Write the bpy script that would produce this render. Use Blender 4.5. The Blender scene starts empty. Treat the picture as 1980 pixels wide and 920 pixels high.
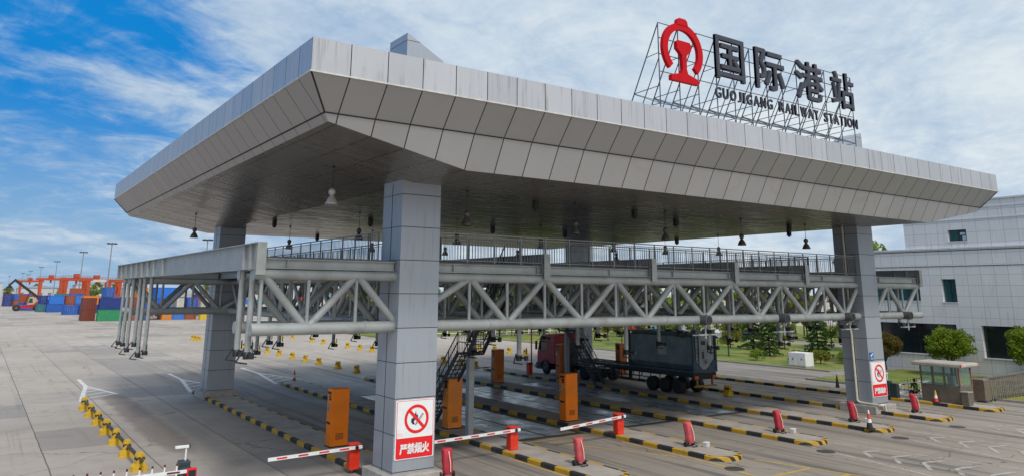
import bpy, math, random
from mathutils import Vector, Matrix
random.seed(7)
rnd = random.Random(11)
S = bpy.context.scene
COL = S.collection
R = math.radians

# ------------------------------------------------------------------ camera
F_PX, CY, YAW, PITCH, ROLL, HC = 1444.67, 245.22, 0.6092, 0.2179, 0.0062, 7.5
fw = Vector((math.sin(YAW)*math.cos(PITCH), math.cos(YAW)*math.cos(PITCH), math.sin(PITCH)))
r0 = Vector((math.cos(YAW), -math.sin(YAW), 0)); u0 = r0.cross(fw)
cr = r0*math.cos(ROLL)+u0*math.sin(ROLL); cu_ = -r0*math.sin(ROLL)+u0*math.cos(ROLL)
cam = bpy.data.cameras.new('camera'); camo = bpy.data.objects.new('camera', cam); COL.objects.link(camo)
M = Matrix((cr, cu_, -fw)).transposed().to_4x4(); M.translation = (0, 0, HC); camo.matrix_world = M
cam.sensor_fit = 'HORIZONTAL'; cam.sensor_width = 36; cam.lens = 36*F_PX/1980
cam.shift_x = 0; cam.shift_y = -(460-CY)/1980
cam.clip_start = .1; cam.clip_end = 20000
S.camera = camo

# ------------------------------------------------------------------ world, sun, exposure
SUN = Vector((-0.12, -0.62, 0.78)).normalized()
SUN_EL = math.asin(SUN.z); SUN_ROT = math.atan2(SUN.x, SUN.y)
W = bpy.data.worlds.new('World'); S.world = W; W.use_nodes = True
nt = W.node_tree; nt.nodes.clear()
class NT:
    """tiny node helper"""
    def __init__(s, tree): s.t = tree
    def n(s, typ, ins=None, **props):
        nd = s.t.nodes.new(typ)
        for k, v in props.items(): setattr(nd, k, v)
        for k, v in (ins or {}).items():
            sk = nd.inputs[k]
            if isinstance(v, bpy.types.NodeSocket): s.t.links.new(v, sk)
            else: sk.default_value = v
        return nd
    def m(s, op, a, b=0.0, c=None, clamp=False):
        d = {0: a, 1: b}
        if c is not None: d[2] = c
        return s.n('ShaderNodeMath', d, operation=op, use_clamp=clamp).outputs[0]
    def mix(s, f, a, b, bt='MIX'):
        nd = s.n('ShaderNodeMix', None, data_type='RGBA', blend_type=bt)
        for i, v in ((0, f), (6, a), (7, b)):
            if isinstance(v, bpy.types.NodeSocket): s.t.links.new(v, nd.inputs[i])
            else: nd.inputs[i].default_value = v if i == 0 else (tuple(v)+(1,))[:4]
        return nd.outputs[2]
    def ramp(s, f, lo, hi):
        return s.n('ShaderNodeMapRange', {0: f, 1: lo, 2: hi}, interpolation_type='SMOOTHSTEP').outputs[0]
    def noise(s, vec, scale, detail=4, rough=.55, dist=0):
        return s.n('ShaderNodeTexNoise', {'Vector': vec, 'Scale': scale, 'Detail': detail, 'Roughness': rough, 'Distortion': dist}).outputs[0]
k = NT(nt)
sky = k.n('ShaderNodeTexSky', None, sky_type='NISHITA', sun_disc=False, sun_elevation=SUN_EL, sun_rotation=SUN_ROT,
          air_density=1.0, dust_density=.6, ozone_density=2.2)
SKX, SKY = 12.3, 3.75
tc = k.n('ShaderNodeTexCoord'); sp = k.n('ShaderNodeSeparateXYZ', {0: tc.outputs['Generated']})
zz = k.m('MAXIMUM', sp.outputs[2], 0.0); den = k.m('ADD', zz, .16)
px = k.m('DIVIDE', sp.outputs[0], den); py = k.m('DIVIDE', sp.outputs[1], den)
hyp = k.m('SQRT', k.m('ADD', k.m('MULTIPLY', sp.outputs[0], sp.outputs[0]), k.m('MULTIPLY', sp.outputs[1], sp.outputs[1])))
az = k.m('DIVIDE', sp.outputs[0], k.m('ADD', hyp, .001))            # sine of the azimuth: 0 due north, 1 due east
rv = k.n('ShaderNodeVectorRotate', {'Vector': k.n('ShaderNodeCombineXYZ', {0: px, 1: py, 2: 0.0}).outputs[0], 'Angle': R(-38)}, rotation_type='Z_AXIS')
st = k.n('ShaderNodeMapping', {'Vector': rv.outputs[0], 'Scale': (.55, 1.05, 1), 'Location': (SKX, SKY, 0)})
n1 = k.noise(st.outputs[0], 1.0, 8, .58, 1.1)
n2 = k.noise(rv.outputs[0], 3.2, 9, .66, .9)
n3 = k.noise(rv.outputs[0], 11.0, 6, .65, .4)
nn = k.m('ADD', k.m('ADD', k.m('MULTIPLY', n1, .62), k.m('MULTIPLY', n2, .28)), k.m('MULTIPLY', n3, .10))
bias = k.m('ADD', k.m('MULTIPLY', k.ramp(az, .0, .5), .30), k.m('MULTIPLY', k.ramp(zz, .24, .02), .05))
cov = k.ramp(k.m("ADD", nn, bias), .47, .67)
tone = k.noise(st.outputs[0], 1.5, 8, .6, .8)
tx = k.ramp(k.m('ADD', k.m('ADD', k.m('MULTIPLY', tone, .55), k.m('MULTIPLY', n2, .30)), k.m('MULTIPLY', n3, .15)), .36, .64)
tone2 = k.m('ADD', k.m('MULTIPLY', tx, .66), k.m('MULTIPLY', k.ramp(az, .15, .8), .34))
cloud = k.mix(tone2, (2.5, 4.0, 6.1), (7.1, 7.8, 8.2))
blue = k.mix(.88, k.mix(1.0, sky.outputs[0], (.33, .72, 1.0), 'MULTIPLY'), (.0, 2.15, 6.2))
hazy = k.mix(k.ramp(zz, .24, .0), blue, (2.9, 4.6, 6.4))
col = k.mix(cov, hazy, cloud)
# unseen glow round the sun behind the viewer, added to brighten the scene
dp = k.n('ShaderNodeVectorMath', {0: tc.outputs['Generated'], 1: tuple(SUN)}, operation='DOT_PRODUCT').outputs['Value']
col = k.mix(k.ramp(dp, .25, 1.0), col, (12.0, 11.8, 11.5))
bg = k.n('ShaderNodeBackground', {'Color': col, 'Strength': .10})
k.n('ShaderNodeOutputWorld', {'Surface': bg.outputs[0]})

sl = bpy.data.lights.new('sun', 'SUN'); so = bpy.data.objects.new('sun', sl); COL.objects.link(so)
sl.energy = 2.2; sl.angle = R(12); sl.color = (1, .97, .93)
so.rotation_euler = SUN.to_track_quat('Z', 'Y').to_euler()
S.view_settings.view_transform = 'Standard'; S.view_settings.look = 'None'
S.view_settings.gamma = 1; S.view_settings.use_curve_mapping = False
S.view_settings.exposure = 0.08
S.cycles.max_bounces = 6; S.cycles.use_denoising = True

# ------------------------------------------------------------------ helpers
def tag(o, label=None, cat=None, group=None, kind=None):
    if label: o['label'] = label
    if cat: o['category'] = cat
    if group: o['group'] = group
    if kind: o['kind'] = kind
    return o
def thing(name, label, cat, loc=(0, 0, 0), rz=0, group=None):
    o = bpy.data.objects.new(name, None); COL.objects.link(o); o.empty_display_size = .3
    o.location = loc; o.rotation_euler = (0, 0, rz)
    return tag(o, label, cat, group)
def wloc(o):
    v = Vector((0, 0, 0))
    while o: v += Vector(o.location); o = o.parent
    return v
def dup(root, loc, rz=0, label=None, group=None):
    r = root.copy(); COL.objects.link(r); r.location = loc; r.rotation_euler = (0, 0, rz)
    if label: r['label'] = label
    if group: r['group'] = group
    for ch in list(root.children):
        c = ch.copy(); COL.objects.link(c); c.parent = r
        for g in list(ch.children):
            d = g.copy(); COL.objects.link(d); d.parent = c
    return r
class MB:
    """collects shapes for ONE mesh"""
    def __init__(s): s.v = []; s.f = []; s.mi = []; s.sm = []; s.cur = 0
    def add(s, vs, fs, smooth=False, mi=None):
        b = len(s.v); s.v += [tuple(v) for v in vs]
        for f in fs:
            s.f.append([b+i for i in f]); s.mi.append(s.cur if mi is None else mi); s.sm.append(smooth)
        return s
    def box(s, x0, x1, y0, y1, z0, z1):
        if x0 > x1: x0, x1 = x1, x0
        if y0 > y1: y0, y1 = y1, y0
        if z0 > z1: z0, z1 = z1, z0
        return s.add([(x0,y0,z0),(x1,y0,z0),(x1,y1,z0),(x0,y1,z0),(x0,y0,z1),(x1,y0,z1),(x1,y1,z1),(x0,y1,z1)],
                     [(0,3,2,1),(4,5,6,7),(0,1,5,4),(1,2,6,5),(2,3,7,6),(3,0,4,7)])
    def bbox(s, x0, x1, y0, y1, z0, z1, b=.02):
        """box with chamfered edges"""
        xs, ys, zs = (x0, x1), (y0, y1), (z0, z1); vs = []; idx = {}
        for i in (0,1):
            for j in (0,1):
                for l in (0,1):
                    sx, sy, sz = 1-2*i, 1-2*j, 1-2*l
                    for a in range(3):
                        p = [xs[i]+sx*b, ys[j]+sy*b, zs[l]+sz*b]; p[a] = (xs[i], ys[j], zs[l])[a]
                        idx[i,j,l,a] = len(vs); vs.append(p)
        fs = []
        for i in (0,1):
            q = [idx[i,0,0,0], idx[i,1,0,0], idx[i,1,1,0], idx[i,0,1,0]]; fs.append(q if i else q[::-1])
            q = [idx[0,i,0,1], idx[0,i,1,1], idx[1,i,1,1], idx[1,i,0,1]]; fs.append(q if i else q[::-1])
            q = [idx[0,0,i,2], idx[1,0,i,2], idx[1,1,i,2], idx[0,1,i,2]]; fs.append(q if i else q[::-1])
        for i in (0,1):
            for j in (0,1):
                fs.append([idx[i,j,0,0], idx[i,j,1,0], idx[i,j,1,1], idx[i,j,0,1]])
                fs.append([idx[i,0,j,0], idx[i,1,j,0], idx[i,1,j,2], idx[i,0,j,2]])
                fs.append([idx[0,i,j,1], idx[1,i,j,1], idx[1,i,j,2], idx[0,i,j,2]])
                for l in (0,1): fs.append([idx[i,j,l,0], idx[i,j,l,1], idx[i,j,l,2]])
        return s.add(vs, fs)
    def tube(s, p, q, r, n=10, r2=None, cap=True):
        p, q = Vector(p), Vector(q); d = (q-p)
        if d.length < 1e-6: return s
        d.normalize(); a = d.orthogonal().normalized(); b = d.cross(a); r2 = r if r2 is None else r2
        vs = []
        for base, rr in ((p, r), (q, r2)):
            for i in range(n):
                t = 2*math.pi*i/n; vs.append(base+(a*math.cos(t)+b*math.sin(t))*rr)
        s.add(vs, [(i, (i+1) % n, n+(i+1) % n, n+i) for i in range(n)], True)
        if cap:
            s.add(vs[:n], [list(range(n))[::-1]]); s.add(vs[n:], [list(range(n))])
        return s
    def bar(s, p, q, w, h=None):
        """square bar between two points; h along the up-ish direction"""
        h = w if h is None else h
        p, q = Vector(p), Vector(q); d = (q-p).normalized()
        up = Vector((0,0,1)) if abs(d.z) < .95 else Vector((0,1,0))
        a = d.cross(up).normalized(); b = a.cross(d)
        vs = []
        for base in (p, q):
            for sx, sy in ((-1,-1),(1,-1),(1,1),(-1,1)): vs.append(base+a*w/2*sx+b*h/2*sy)
        return s.add(vs, [(0,1,2,3),(4,7,6,5),(0,4,5,1),(1,5,6,2),(2,6,7,3),(3,7,4,0)])
    def path(s, pts, r, n=8):
        for a, b in zip(pts, pts[1:]): s.tube(a, b, r, n)
        return s
    def prism(s, pts, axis, a, b):
        """extrude a 2d outline along axis (0,1,2) from a to b"""
        n = len(pts); vs = []
        for t in (a, b):
            for (u, w) in pts:
                vs.append({0: (t,u,w), 1: (u,t,w), 2: (u,w,t)}[axis])
        return s.add(vs, [list(range(n))[::-1], list(range(n, 2*n))]+[(i, (i+1) % n, n+(i+1) % n, n+i) for i in range(n)])
    def lathe(s, c, prof, n=14, axis=2):
        """prof: (radius, height) list about an axis"""
        vs = []
        for r, h in prof:
            for i in range(n):
                t = 2*math.pi*i/n; u, w = r*math.cos(t), r*math.sin(t)
                p = {2: (u,w,h), 0: (h,u,w), 1: (w,h,u)}[axis]
                vs.append((c[0]+p[0], c[1]+p[1], c[2]+p[2]))
        fs = []
        for j in range(len(prof)-1):
            for i in range(n): fs.append((j*n+i, j*n+(i+1) % n, (j+1)*n+(i+1) % n, (j+1)*n+i))
        s.add(vs, fs, True)
        s.add(vs[:n], [list(range(n))[::-1]]); s.add(vs[-n:], [list(range(n))])
        return s
    def quad(s, a, b, c, d): return s.add([a,b,c,d], [(0,1,2,3)])
    def poly(s, pts): return s.add(pts, [list(range(len(pts)))])
    def build(s, name, mats, parent=None, local=False, recalc=False):
        me = bpy.data.meshes.new(name)
        off = wloc(parent) if (parent and not local) else Vector((0,0,0))
        me.from_pydata([tuple(Vector(v)-off) for v in s.v], [], s.f)
        if not isinstance(mats, (list, tuple)): mats = [mats]
        for m in mats: me.materials.append(m)
        me.polygons.foreach_set('material_index', s.mi); me.polygons.foreach_set('use_smooth', s.sm)
        me.update()
        o = bpy.data.objects.new(name, me); COL.objects.link(o)
        if parent: o.parent = parent
        return o
def structure(name, mb, mats): return tag(mb.build(name, mats), kind='structure')

# ------------------------------------------------------------------ materials
MC = {}
def newmat(name):
    m = bpy.data.materials.new(name); m.use_nodes = True; t = m.node_tree
    return m, NT(t), t.nodes['Principled BSDF']
def mat(name, col, rough=.6, metal=0, var=.12, vs=3.0, bump=0, bs=30, spec=.5, grime=0, gcol=(.05,.045,.04), gscale=.8, rand=0, emit=None):
    if name in MC: return MC[name]
    m, k, b = newmat(name)
    tc = k.n('ShaderNodeTexCoord'); v = tc.outputs['Object']
    n = k.noise(v, vs, 5)
    lo = tuple(c*(1-var) for c in col); hi = tuple(min(1, c*(1+var)) for c in col)
    c = k.mix(k.ramp(n, .3, .7), lo, hi)
    if grime:
        g = k.ramp(k.noise(v, gscale, 8, .65, .5), .5, .78)
        c = k.mix(k.m('MULTIPLY', g, grime), c, gcol)
    if rand:
        oi = k.n('ShaderNodeNewGeometry').outputs['Random Per Island']
        c = k.mix(1.0, c, k.n('ShaderNodeCombineColor', {0: k.m('ADD', 1-rand, k.m('MULTIPLY', oi, 2*rand)), 1: k.m('ADD', 1-rand, k.m('MULTIPLY', oi, 2*rand)), 2: k.m('ADD', 1-rand, k.m('MULTIPLY', oi, 2*rand))}).outputs[0], 'MULTIPLY')
    k.t.links.new(c, b.inputs['Base Color'])
    b.inputs['Roughness'].default_value = rough; b.inputs['Metallic'].default_value = metal
    b.inputs['Specular IOR Level'].default_value = spec
    rr = k.m('ADD', k.m('MULTIPLY', n, .25), rough-.12, clamp=True); k.t.links.new(rr, b.inputs['Roughness'])
    if bump:
        bn = k.n('ShaderNodeBump', {'Height': k.noise(v, bs, 4), 'Strength': bump, 'Distance': .02})
        k.t.links.new(bn.outputs[0], b.inputs['Normal'])
    MC[name] = m; return m
def joints(k, coord, origin, pitch, w):
    """1 on the joint lines of a panel grid along one coordinate, and the panel index"""
    t = k.m('DIVIDE', k.m('SUBTRACT', coord, origin), pitch)
    fr = k.m('FRACT', t); ln = k.m('LESS_THAN', k.m('MINIMUM', fr, k.m('SUBTRACT', 1.0, fr)), w/pitch/2)
    return ln, k.m('FLOOR', t)
def panel(name, col, a1, a2=None, rough=.4, metal=.3, w=.04, var=.07, line=(.03,.03,.032), stain=0, scol=(.3,.22,.18), streak=.0):
    """cladding panels: a1/a2 = (axis, origin, pitch)"""
    if name in MC: return MC[name]
    m, k, b = newmat(name)
    tc = k.n('ShaderNodeTexCoord'); v = tc.outputs['Object']; sx = k.n('ShaderNodeSeparateXYZ', {0: v})
    l1, i1 = joints(k, sx.outputs[a1[0]], a1[1], a1[2], w); ln = l1; idx = i1
    if a2:
        l2, i2 = joints(k, sx.outputs[a2[0]], a2[1], a2[2], w); ln = k.m('MAXIMUM', l1, l2); idx = k.m('ADD', i1, k.m('MULTIPLY', i2, 37.0))
    wn = k.n('ShaderNodeTexWhiteNoise', {'W': idx}, noise_dimensions='1D').outputs[0]
    n = k.noise(v, .9, 6, .6)
    f = k.m('ADD', k.m('MULTIPLY', wn, .6), k.m('MULTIPLY', n, .4))
    c = k.mix(f, tuple(x*(1-var) for x in col), tuple(min(1, x*(1+var)) for x in col))
    if stain:
        g = k.ramp(k.noise(v, .55, 8, .7, .8), .50, .72); c = k.mix(k.m('MULTIPLY', g, stain), c, scol)
    if streak:
        mp = k.n('ShaderNodeMapping', {'Vector': v, 'Scale': (7, 7, .30)})
        g = k.ramp(k.noise(mp.outputs[0], 1.0, 6, .65), .50, .70); c = k.mix(k.m('MULTIPLY', k.m('MULTIPLY', g, k.ramp(k.noise(v, .45, 5, .6), .35, .65)), streak), c, (.13,.115,.10))
    c = k.mix(ln, c, line)
    k.t.links.new(c, b.inputs['Base Color'])
    b.inputs['Metallic'].default_value = metal
    k.t.links.new(k.m('ADD', rough-.08, k.m('MULTIPLY', f, .2)), b.inputs['Roughness'])
    bn = k.n('ShaderNodeBump', {'Height': k.m('ADD', k.m('MULTIPLY', k.noise(v, .9, 4), 1.0), k.m('MULTIPLY', ln, -.6)), 'Strength': .25, 'Distance': .03})
    k.t.links.new(bn.outputs[0], b.inputs['Normal'])
    MC[name] = m; return m

steel = mat('painted steel', (.31,.335,.335), .5, .1, .12, 1.2, grime=.45, gcol=(.13,.12,.10), gscale=1.3)
steel_d = mat('dark painted steel', (.10,.11,.115), .5, .2, .2, 1.5, grime=.3)
stair_m = mat('stair steel', (.045,.047,.05), .5, .3, .2)
rail_m = mat('railing steel', (.20,.205,.205), .45, .3, .15)
black = mat('black rubber', (.018,.018,.02), .7, 0, .2)
blackmet = mat('black metal', (.025,.026,.03), .45, .3, .2)
white = mat('white paint', (.72,.73,.73), .45, 0, .06, grime=.15, gcol=(.4,.38,.34))
red = mat('red paint', (.62,.025,.02), .4, 0, .12, grime=.12, gcol=(.2,.03,.02))
redbar = mat('barrier red', (.66,.035,.012), .42, 0, .12, grime=.15, gcol=(.25,.03,.02))
orange = mat('orange enamel', (.86,.21,.004), .45, .0, .10, .8, grime=.22, gcol=(.30,.09,.015), gscale=1.2, spec=.3)
orange_d = mat('orange enamel weathered', (.56,.15,.012), .45, .0, .15, .8, grime=.5, gcol=(.07,.03,.015), gscale=.9)
yellow = mat('yellow paint', (.62,.38,.012), .55, 0, .15, grime=.45, gcol=(.16,.11,.03), gscale=2.2)
concrete_m = mat('plinth concrete', (.34,.32,.29), .85, 0, .15, grime=.4, gcol=(.13,.12,.10))
glass_d = mat('dark glass', (.012,.02,.024), .08, 0, .1, spec=.6)
glass_t = mat('teal glass', (.015,.075,.085), .08, 0, .1, spec=.6)
sign_red = mat('sign red', (.70,.012,.018), .35, 0, .05)
sign_white = mat('sign white', (.74,.76,.76), .35, 0, .04)
navy = mat('navy ink', (.012,.014,.05), .5)
slate = mat('slate letter face', (.045,.048,.064), .55, .0, .12, spec=.3)
emblem_red = mat('emblem red', (.44,.003,.008), .6, 0, .06, spec=.15)
frame_m = mat('sign frame steel', (.10,.105,.13), .5, .4, .2)
tyre = mat('tyre rubber', (.02,.02,.02), .8, 0, .2)
galv = mat('stainless steel', (.36,.34,.31), .35, .6, .15, grime=.25, gcol=(.12,.10,.08))

# ================================================================== GROUND
def ground_material():
    m, k, b = newmat('yard concrete')
    tc = k.n('ShaderNodeTexCoord'); v = tc.outputs['Object']; s = k.n('ShaderNodeSeparateXYZ', {0: v}); x, y = s.outputs[0], s.outputs[1]
    wob = k.m('MULTIPLY', k.m('SUBTRACT', k.noise(v, .35, 4), .5), .12)
    xw = k.m('ADD', x, wob)
    l1, i1 = joints(k, xw, 3.5, 4.05, .055); l2, i2 = joints(k, y, 2.0, 6.0, .04)
    near = k.ramp(y, 170, 90)
    ln = k.m('MULTIPLY', k.m('MAXIMUM', l1, k.m('MULTIPLY', l2, .55)), near)
    wn = k.n('ShaderNodeTexWhiteNoise', {'W': k.m('ADD', i1, k.m('MULTIPLY', i2, 31.0))}, noise_dimensions='1D').outputs[0]
    big = k.noise(v, .045, 7, .62, .4); mid = k.noise(v, .55, 8, .68, .6); fine = k.noise(v, 9, 5, .7)
    c = k.mix(k.ramp(big, .3, .7), (.325,.28,.228), (.44,.39,.33))
    c = k.mix(k.m('MULTIPLY', wn, .30), c, (.20,.18,.16))
    c = k.mix(k.m('MULTIPLY', k.ramp(mid, .46, .72), .40), c, (.19,.172,.152))
    c = k.mix(k.m('MULTIPLY', k.ramp(fine, .40, .75), .22), c, (.46,.43,.39))
    # tyre-polished bands along the traffic lanes
    mp = k.n('ShaderNodeMapping', {'Vector': v, 'Scale': (1.0, .035, 1)})
    tr = k.ramp(k.noise(mp.outputs[0], 1.0, 5, .6), .47, .66)
    lanes = k.m('MULTIPLY', k.m('MULTIPLY', k.ramp(x, 12, 17), k.ramp(y, 10, 20)), k.ramp(y, 105, 66))
    asph = k.m('MULTIPLY', lanes, k.m('ADD', .34, k.m('MULTIPLY', tr, .55)))
    c = k.mix(asph, c, (.09,.085,.08))
    vo = k.n('ShaderNodeTexVoronoi', {'Vector': k.n('ShaderNodeVectorMath', {0: v, 1: k.n('ShaderNodeVectorMath', {0: k.n('ShaderNodeTexNoise', {'Vector': v, 'Scale': .6, 'Detail': 5.0}).outputs['Color'], 1: (2.5, 2.5, 0)}, operation='MULTIPLY').outputs[0]}, operation='ADD').outputs[0], 'Scale': .085}, feature='DISTANCE_TO_EDGE')
    crack = k.m('MULTIPLY', k.m('LESS_THAN', vo.outputs['Distance'], .0016), k.ramp(y, 130, 80))
    c = k.mix(k.m('MULTIPLY', crack, .75), c, (.07,.062,.055))
    patch = k.m('GREATER_THAN', wn, .86)
    c = k.mix(k.m('MULTIPLY', patch, .38), c, (.185,.175,.165))
    sp_ = k.n('ShaderNodeTexVoronoi', {'Vector': v, 'Scale': .42}); sr = k.n('ShaderNodeSeparateColor', {0: sp_.outputs['Color']})
    spot = k.m('MULTIPLY', k.m('MULTIPLY', k.ramp(sp_.outputs['Distance'], .20, .06), k.m('GREATER_THAN', sr.outputs[0], .62)), k.ramp(mid, .35, .6))
    c = k.mix(k.m('MULTIPLY', spot, .62), c, (.07,.062,.056))
    # wheel-mark streaks
    mp2 = k.n('ShaderNodeMapping', {'Vector': v, 'Scale': (2.6, .05, 1)})
    t2 = k.ramp(k.noise(mp2.outputs[0], 1.0, 6, .65, .2), .55, .74)
    c = k.mix(k.m('MULTIPLY', k.m('MULTIPLY', t2, k.m('ADD', .42, k.m('MULTIPLY', lanes, .45))), .85), c, (.075,.072,.07))
    # long oil stain in the outermost lane
    ex = k.m('DIVIDE', k.m('SUBTRACT', x, 9.1), 1.0); ey = k.m('DIVIDE', k.m('SUBTRACT', y, 52.5), 13.0)
    d = k.m('ADD', k.m('MULTIPLY', ex, ex), k.m('POWER', k.m('ABSOLUTE', ey), 6.0))
    stn = k.m('MULTIPLY', k.ramp(k.m('ADD', d, k.m('MULTIPLY', k.m('SUBTRACT', k.noise(v, .7, 6, .7), .5), 1.6)), 1.25, .30), .60)
    c = k.mix(stn, c, (.13,.10,.08))
    c = k.mix(k.m('MULTIPLY', ln, .8), c, (.07,.06,.055))
    k.t.links.new(c, b.inputs['Base Color'])
    # damp under the canopy
    wet = k.m('MULTIPLY', k.m('MULTIPLY', k.ramp(x, 17, 22), k.ramp(x, 50, 44)), k.m('MULTIPLY', k.ramp(y, 30, 38), k.ramp(y, 72, 62)))
    rough = k.m('SUBTRACT', k.m('ADD', .70, k.m('MULTIPLY', mid, .2)), k.m('MULTIPLY', k.m('MULTIPLY', wet, k.ramp(big, .35, .6)), .28))
    k.t.links.new(rough, b.inputs['Roughness'])
    bn = k.n('ShaderNodeBump', {'Height': k.m('SUBTRACT', k.noise(v, 14, 5, .7), k.m('MULTIPLY', ln, .6)), 'Strength': .25, 'Distance': .02})
    k.t.links.new(bn.outputs[0], b.inputs['Normal'])
    return m
g = MB(); g.quad((-4000,-400,0),(6000,-400,0),(6000,9000,0),(-4000,9000,0))
structure('ground', g, ground_material())

def worn(name, col, amt=.5):
    m, k, b = newmat(name); v = k.n('ShaderNodeTexCoord').outputs['Object']
    c = k.mix(k.m('MULTIPLY', k.ramp(k.noise(v, 2.2, 8, .72, .4), .42, .66), amt), col, (.20,.185,.165))
    k.t.links.new(c, b.inputs['Base Color']); b.inputs['Roughness'].default_value = .75
    return m
paint_w = worn('worn white road paint', (.66,.65,.62), .55)
paint_w2 = worn('faded white road paint', (.40,.39,.365), 1.0)
paint_y = worn('worn yellow road paint', (.52,.34,.05), .6)
def strip(mb, a, b, w, z=.005):
    a, b = Vector((a[0],a[1],z)), Vector((b[0],b[1],z)); d = (b-a).normalized(); n = Vector((-d.y, d.x, 0))*w/2
    mb.quad(a+n, a-n, b-n, b+n) if True else None
    return mb
def flipup(mb):
    for i, f in enumerate(mb.f):
        p = [Vector(mb.v[j]) for j in f[:3]]
        if (p[1]-p[0]).cross(p[2]-p[0]).z < 0: mb.f[i] = f[::-1]
    return mb
mk = MB()
def fishtail(cx, yk, ynose, w):
    """Y-shaped nose marking ahead of an island at its far end"""
    J = (cx+.1*w, yk+9.3)
    strip(mk, (cx+.12*w, ynose+15), J, .30, .005)
    strip(mk, J, (cx-.55*w, yk), .30, .006)
    strip(mk, J, (cx+.85*w, yk+3), .26, .007)
    for i in range(4):
        t = (i+1.0)/4.6; q = min(1, t*1.1)
        strip(mk, (J[0]-.65*w*t, J[1]-9.3*t), (J[0]+.75*w*q, J[1]-6.3*q), .20, .008+.001*i)
fishtail(7.9, 61.5, 61.5, 1.9)
fishtail(15.3, 62.6, 62.6, 1.9)
fishtail(22.4, 64.5, 64.5, 1.9)
structure('lane_marking', flipup(mk), paint_w)
mk = MB()
for Y in (186.3, 163.2, 144.2, 129.3, 120.2, 114.8):
    x = 5.6; 
    while x < 40:
        if rnd.random() > .08: strip(mk, (x, Y+ (x-5.6)*.19), (x+1.15, Y+(x+1.15-5.6)*.19), .42 if Y > 140 else .3)
        x += 2.15
structure('parking_marking', flipup(mk), paint_w)
mk = MB()
for i, x0 in enumerate((28.6, 35.5, 42.0, 48.8, 55.7)):
    if i == 0: continue
    cx = x0+1.0
    for sgn in (-1, 1):
        strip(mk, (cx+sgn*1.0, 24.3), (cx+sgn*2.7, 15.2), .13, .005)
    for j in range(5):
        y = 22.2-1.45*j; hw = 1.0+ (24.3-y)*.16
        strip(mk, (cx-hw*.62, y-.95), (cx+.1, y), .20, .009+.001*j); strip(mk, (cx+.1, y), (cx+hw*.72, y-.35), .22, .010+.001*j)
structure('chevron_marking', flipup(mk), paint_w2)
mk = MB()
for cx in (29.6, 22.5):
    strip(mk, (cx-1.25, 30.5), (cx-1.25, 24.2), .14); strip(mk, (cx-1.25, 24.2), (cx-2.6, 17.5), .14, .006)
    strip(mk, (cx+1.0, 24.0), (cx+2.6, 17.5), .14, .007)
    for j in range(3): strip(mk, (cx-1.7-.35*j, 21.5-1.6*j), (cx+1.6+.35*j, 21.5-1.6*j), .14, .008)
strip(mk, (23.4, 33.0), (28.2, 33.0), .12, .009); strip(mk, (25.2, 32.6), (28.0, 26.5), .12, .005)
structure('yellow_marking', flipup(mk), paint_y)
# manhole covers flush with the road
iron = mat('cast iron', (.07,.062,.055), .6, .3, .2, bump=.4, bs=40)
for i, (x, y) in enumerate(((28.3,23.3),(35.1,23.25),(41.7,23.1),(48.05,23.1))):
    m_ = MB(); m_.lathe((x,y,0), [(.44,.0),(.44,.012),(.38,.014),(.36,.010),(.02,.010)], 20)
    tag(m_.build('manhole_cover', iron), 'round iron manhole cover before the nose of the %s kerb island' % ['third','fourth','fifth','sixth'][i], 'manhole cover', group='manhole covers before the islands')

# ------------------------------------------------------------------ lawns and far road edges
def grass_mat():
    m, k, b = newmat('lawn grass'); v = k.n('ShaderNodeTexCoord').outputs['Object']
    c = k.mix(k.ramp(k.noise(v, .22, 6, .65, .4), .36, .66), (.10,.165,.018), (.27,.25,.05))
    c = k.mix(k.m('MULTIPLY', k.ramp(k.noise(v, 5, 5, .7), .4, .75), .45), c, (.035,.06,.012))
    k.t.links.new(c, b.inputs['Base Color']); b.inputs['Roughness'].default_value = .9
    bn = k.n('ShaderNodeBump', {'Height': k.noise(v, 22, 4, .7), 'Strength': .8, 'Distance': .08}); k.t.links.new(bn.outputs[0], b.inputs['Normal'])
    return m
grass = grass_mat(); kerbc = mat('grey kerb stone', (.26,.25,.235), .8, 0, .15, grime=.3)
lw = MB()
def lawn(x0, x1, y0, y1): lw.box(x0, x1, y0, y1, -.02, .12)
lawn(70.4, 104, 45.6, 71); lawn(70.4, 104, 71.0, 114); lawn(62.4, 78.7, 10, 42.6)
lawn(56, 70.39, 116, 160); lawn(70.4, 150, 117.5, 160); lawn(113, 170, 60, 112)
tag(lw.build('lawn', grass), kind='structure')
kb = MB()
kb.box(70.2, 70.39, 45.4, 114, 0, .15); kb.box(70.4, 104, 45.4, 45.58, 0, .15); kb.box(62.2, 62.38, 10, 42.6, 0, .15); kb.box(62.4, 78.7, 42.62, 42.8, 0, .15)
kb.box(70.4, 104, 114.02, 114.2, 0, .15); kb.box(56, 150, 115.8, 115.98, 0, .15)
structure('kerb', kb, kerbc)

# ================================================================== CANOPY
X0, X1, Y0, Y1 = 7.93, 56.60, 22.73, 65.95
ZT, ZB = 15.60, 14.47
PW = 1.855; PX = (14.25, 48.535); PY = (28.48, 58.14); ZS = 12.05
CX, CYY = (X0+X1)/2, (Y0+Y1)/2
canopy = thing('toll_canopy', 'huge grey panelled canopy roof on four square clad pillars over the truck lanes', 'canopy', (CX, CYY, 0))
ox, oy = -(X1-X0)/2+1.35, -(Y1-Y0)/2+1.22
fasc_x = panel('fascia panels across', (.43,.445,.475), (0, ox, 1.3625), None, .40, .4, .035, .10, streak=.50)
fasc_y = panel('fascia panels along', (.40,.43,.46), (1, oy, 1.36), None, .40, .4, .035, .10, streak=.50)
bev_x = panel('bevel panels across', (.335,.335,.34), (0, ox, 1.3625), None, .40, .35, .045, .08, stain=.28, scol=(.30,.245,.21))
bev_y = panel('bevel panels along', (.29,.278,.275), (1, oy, 1.36), None, .40, .35, .045, .08)
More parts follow.
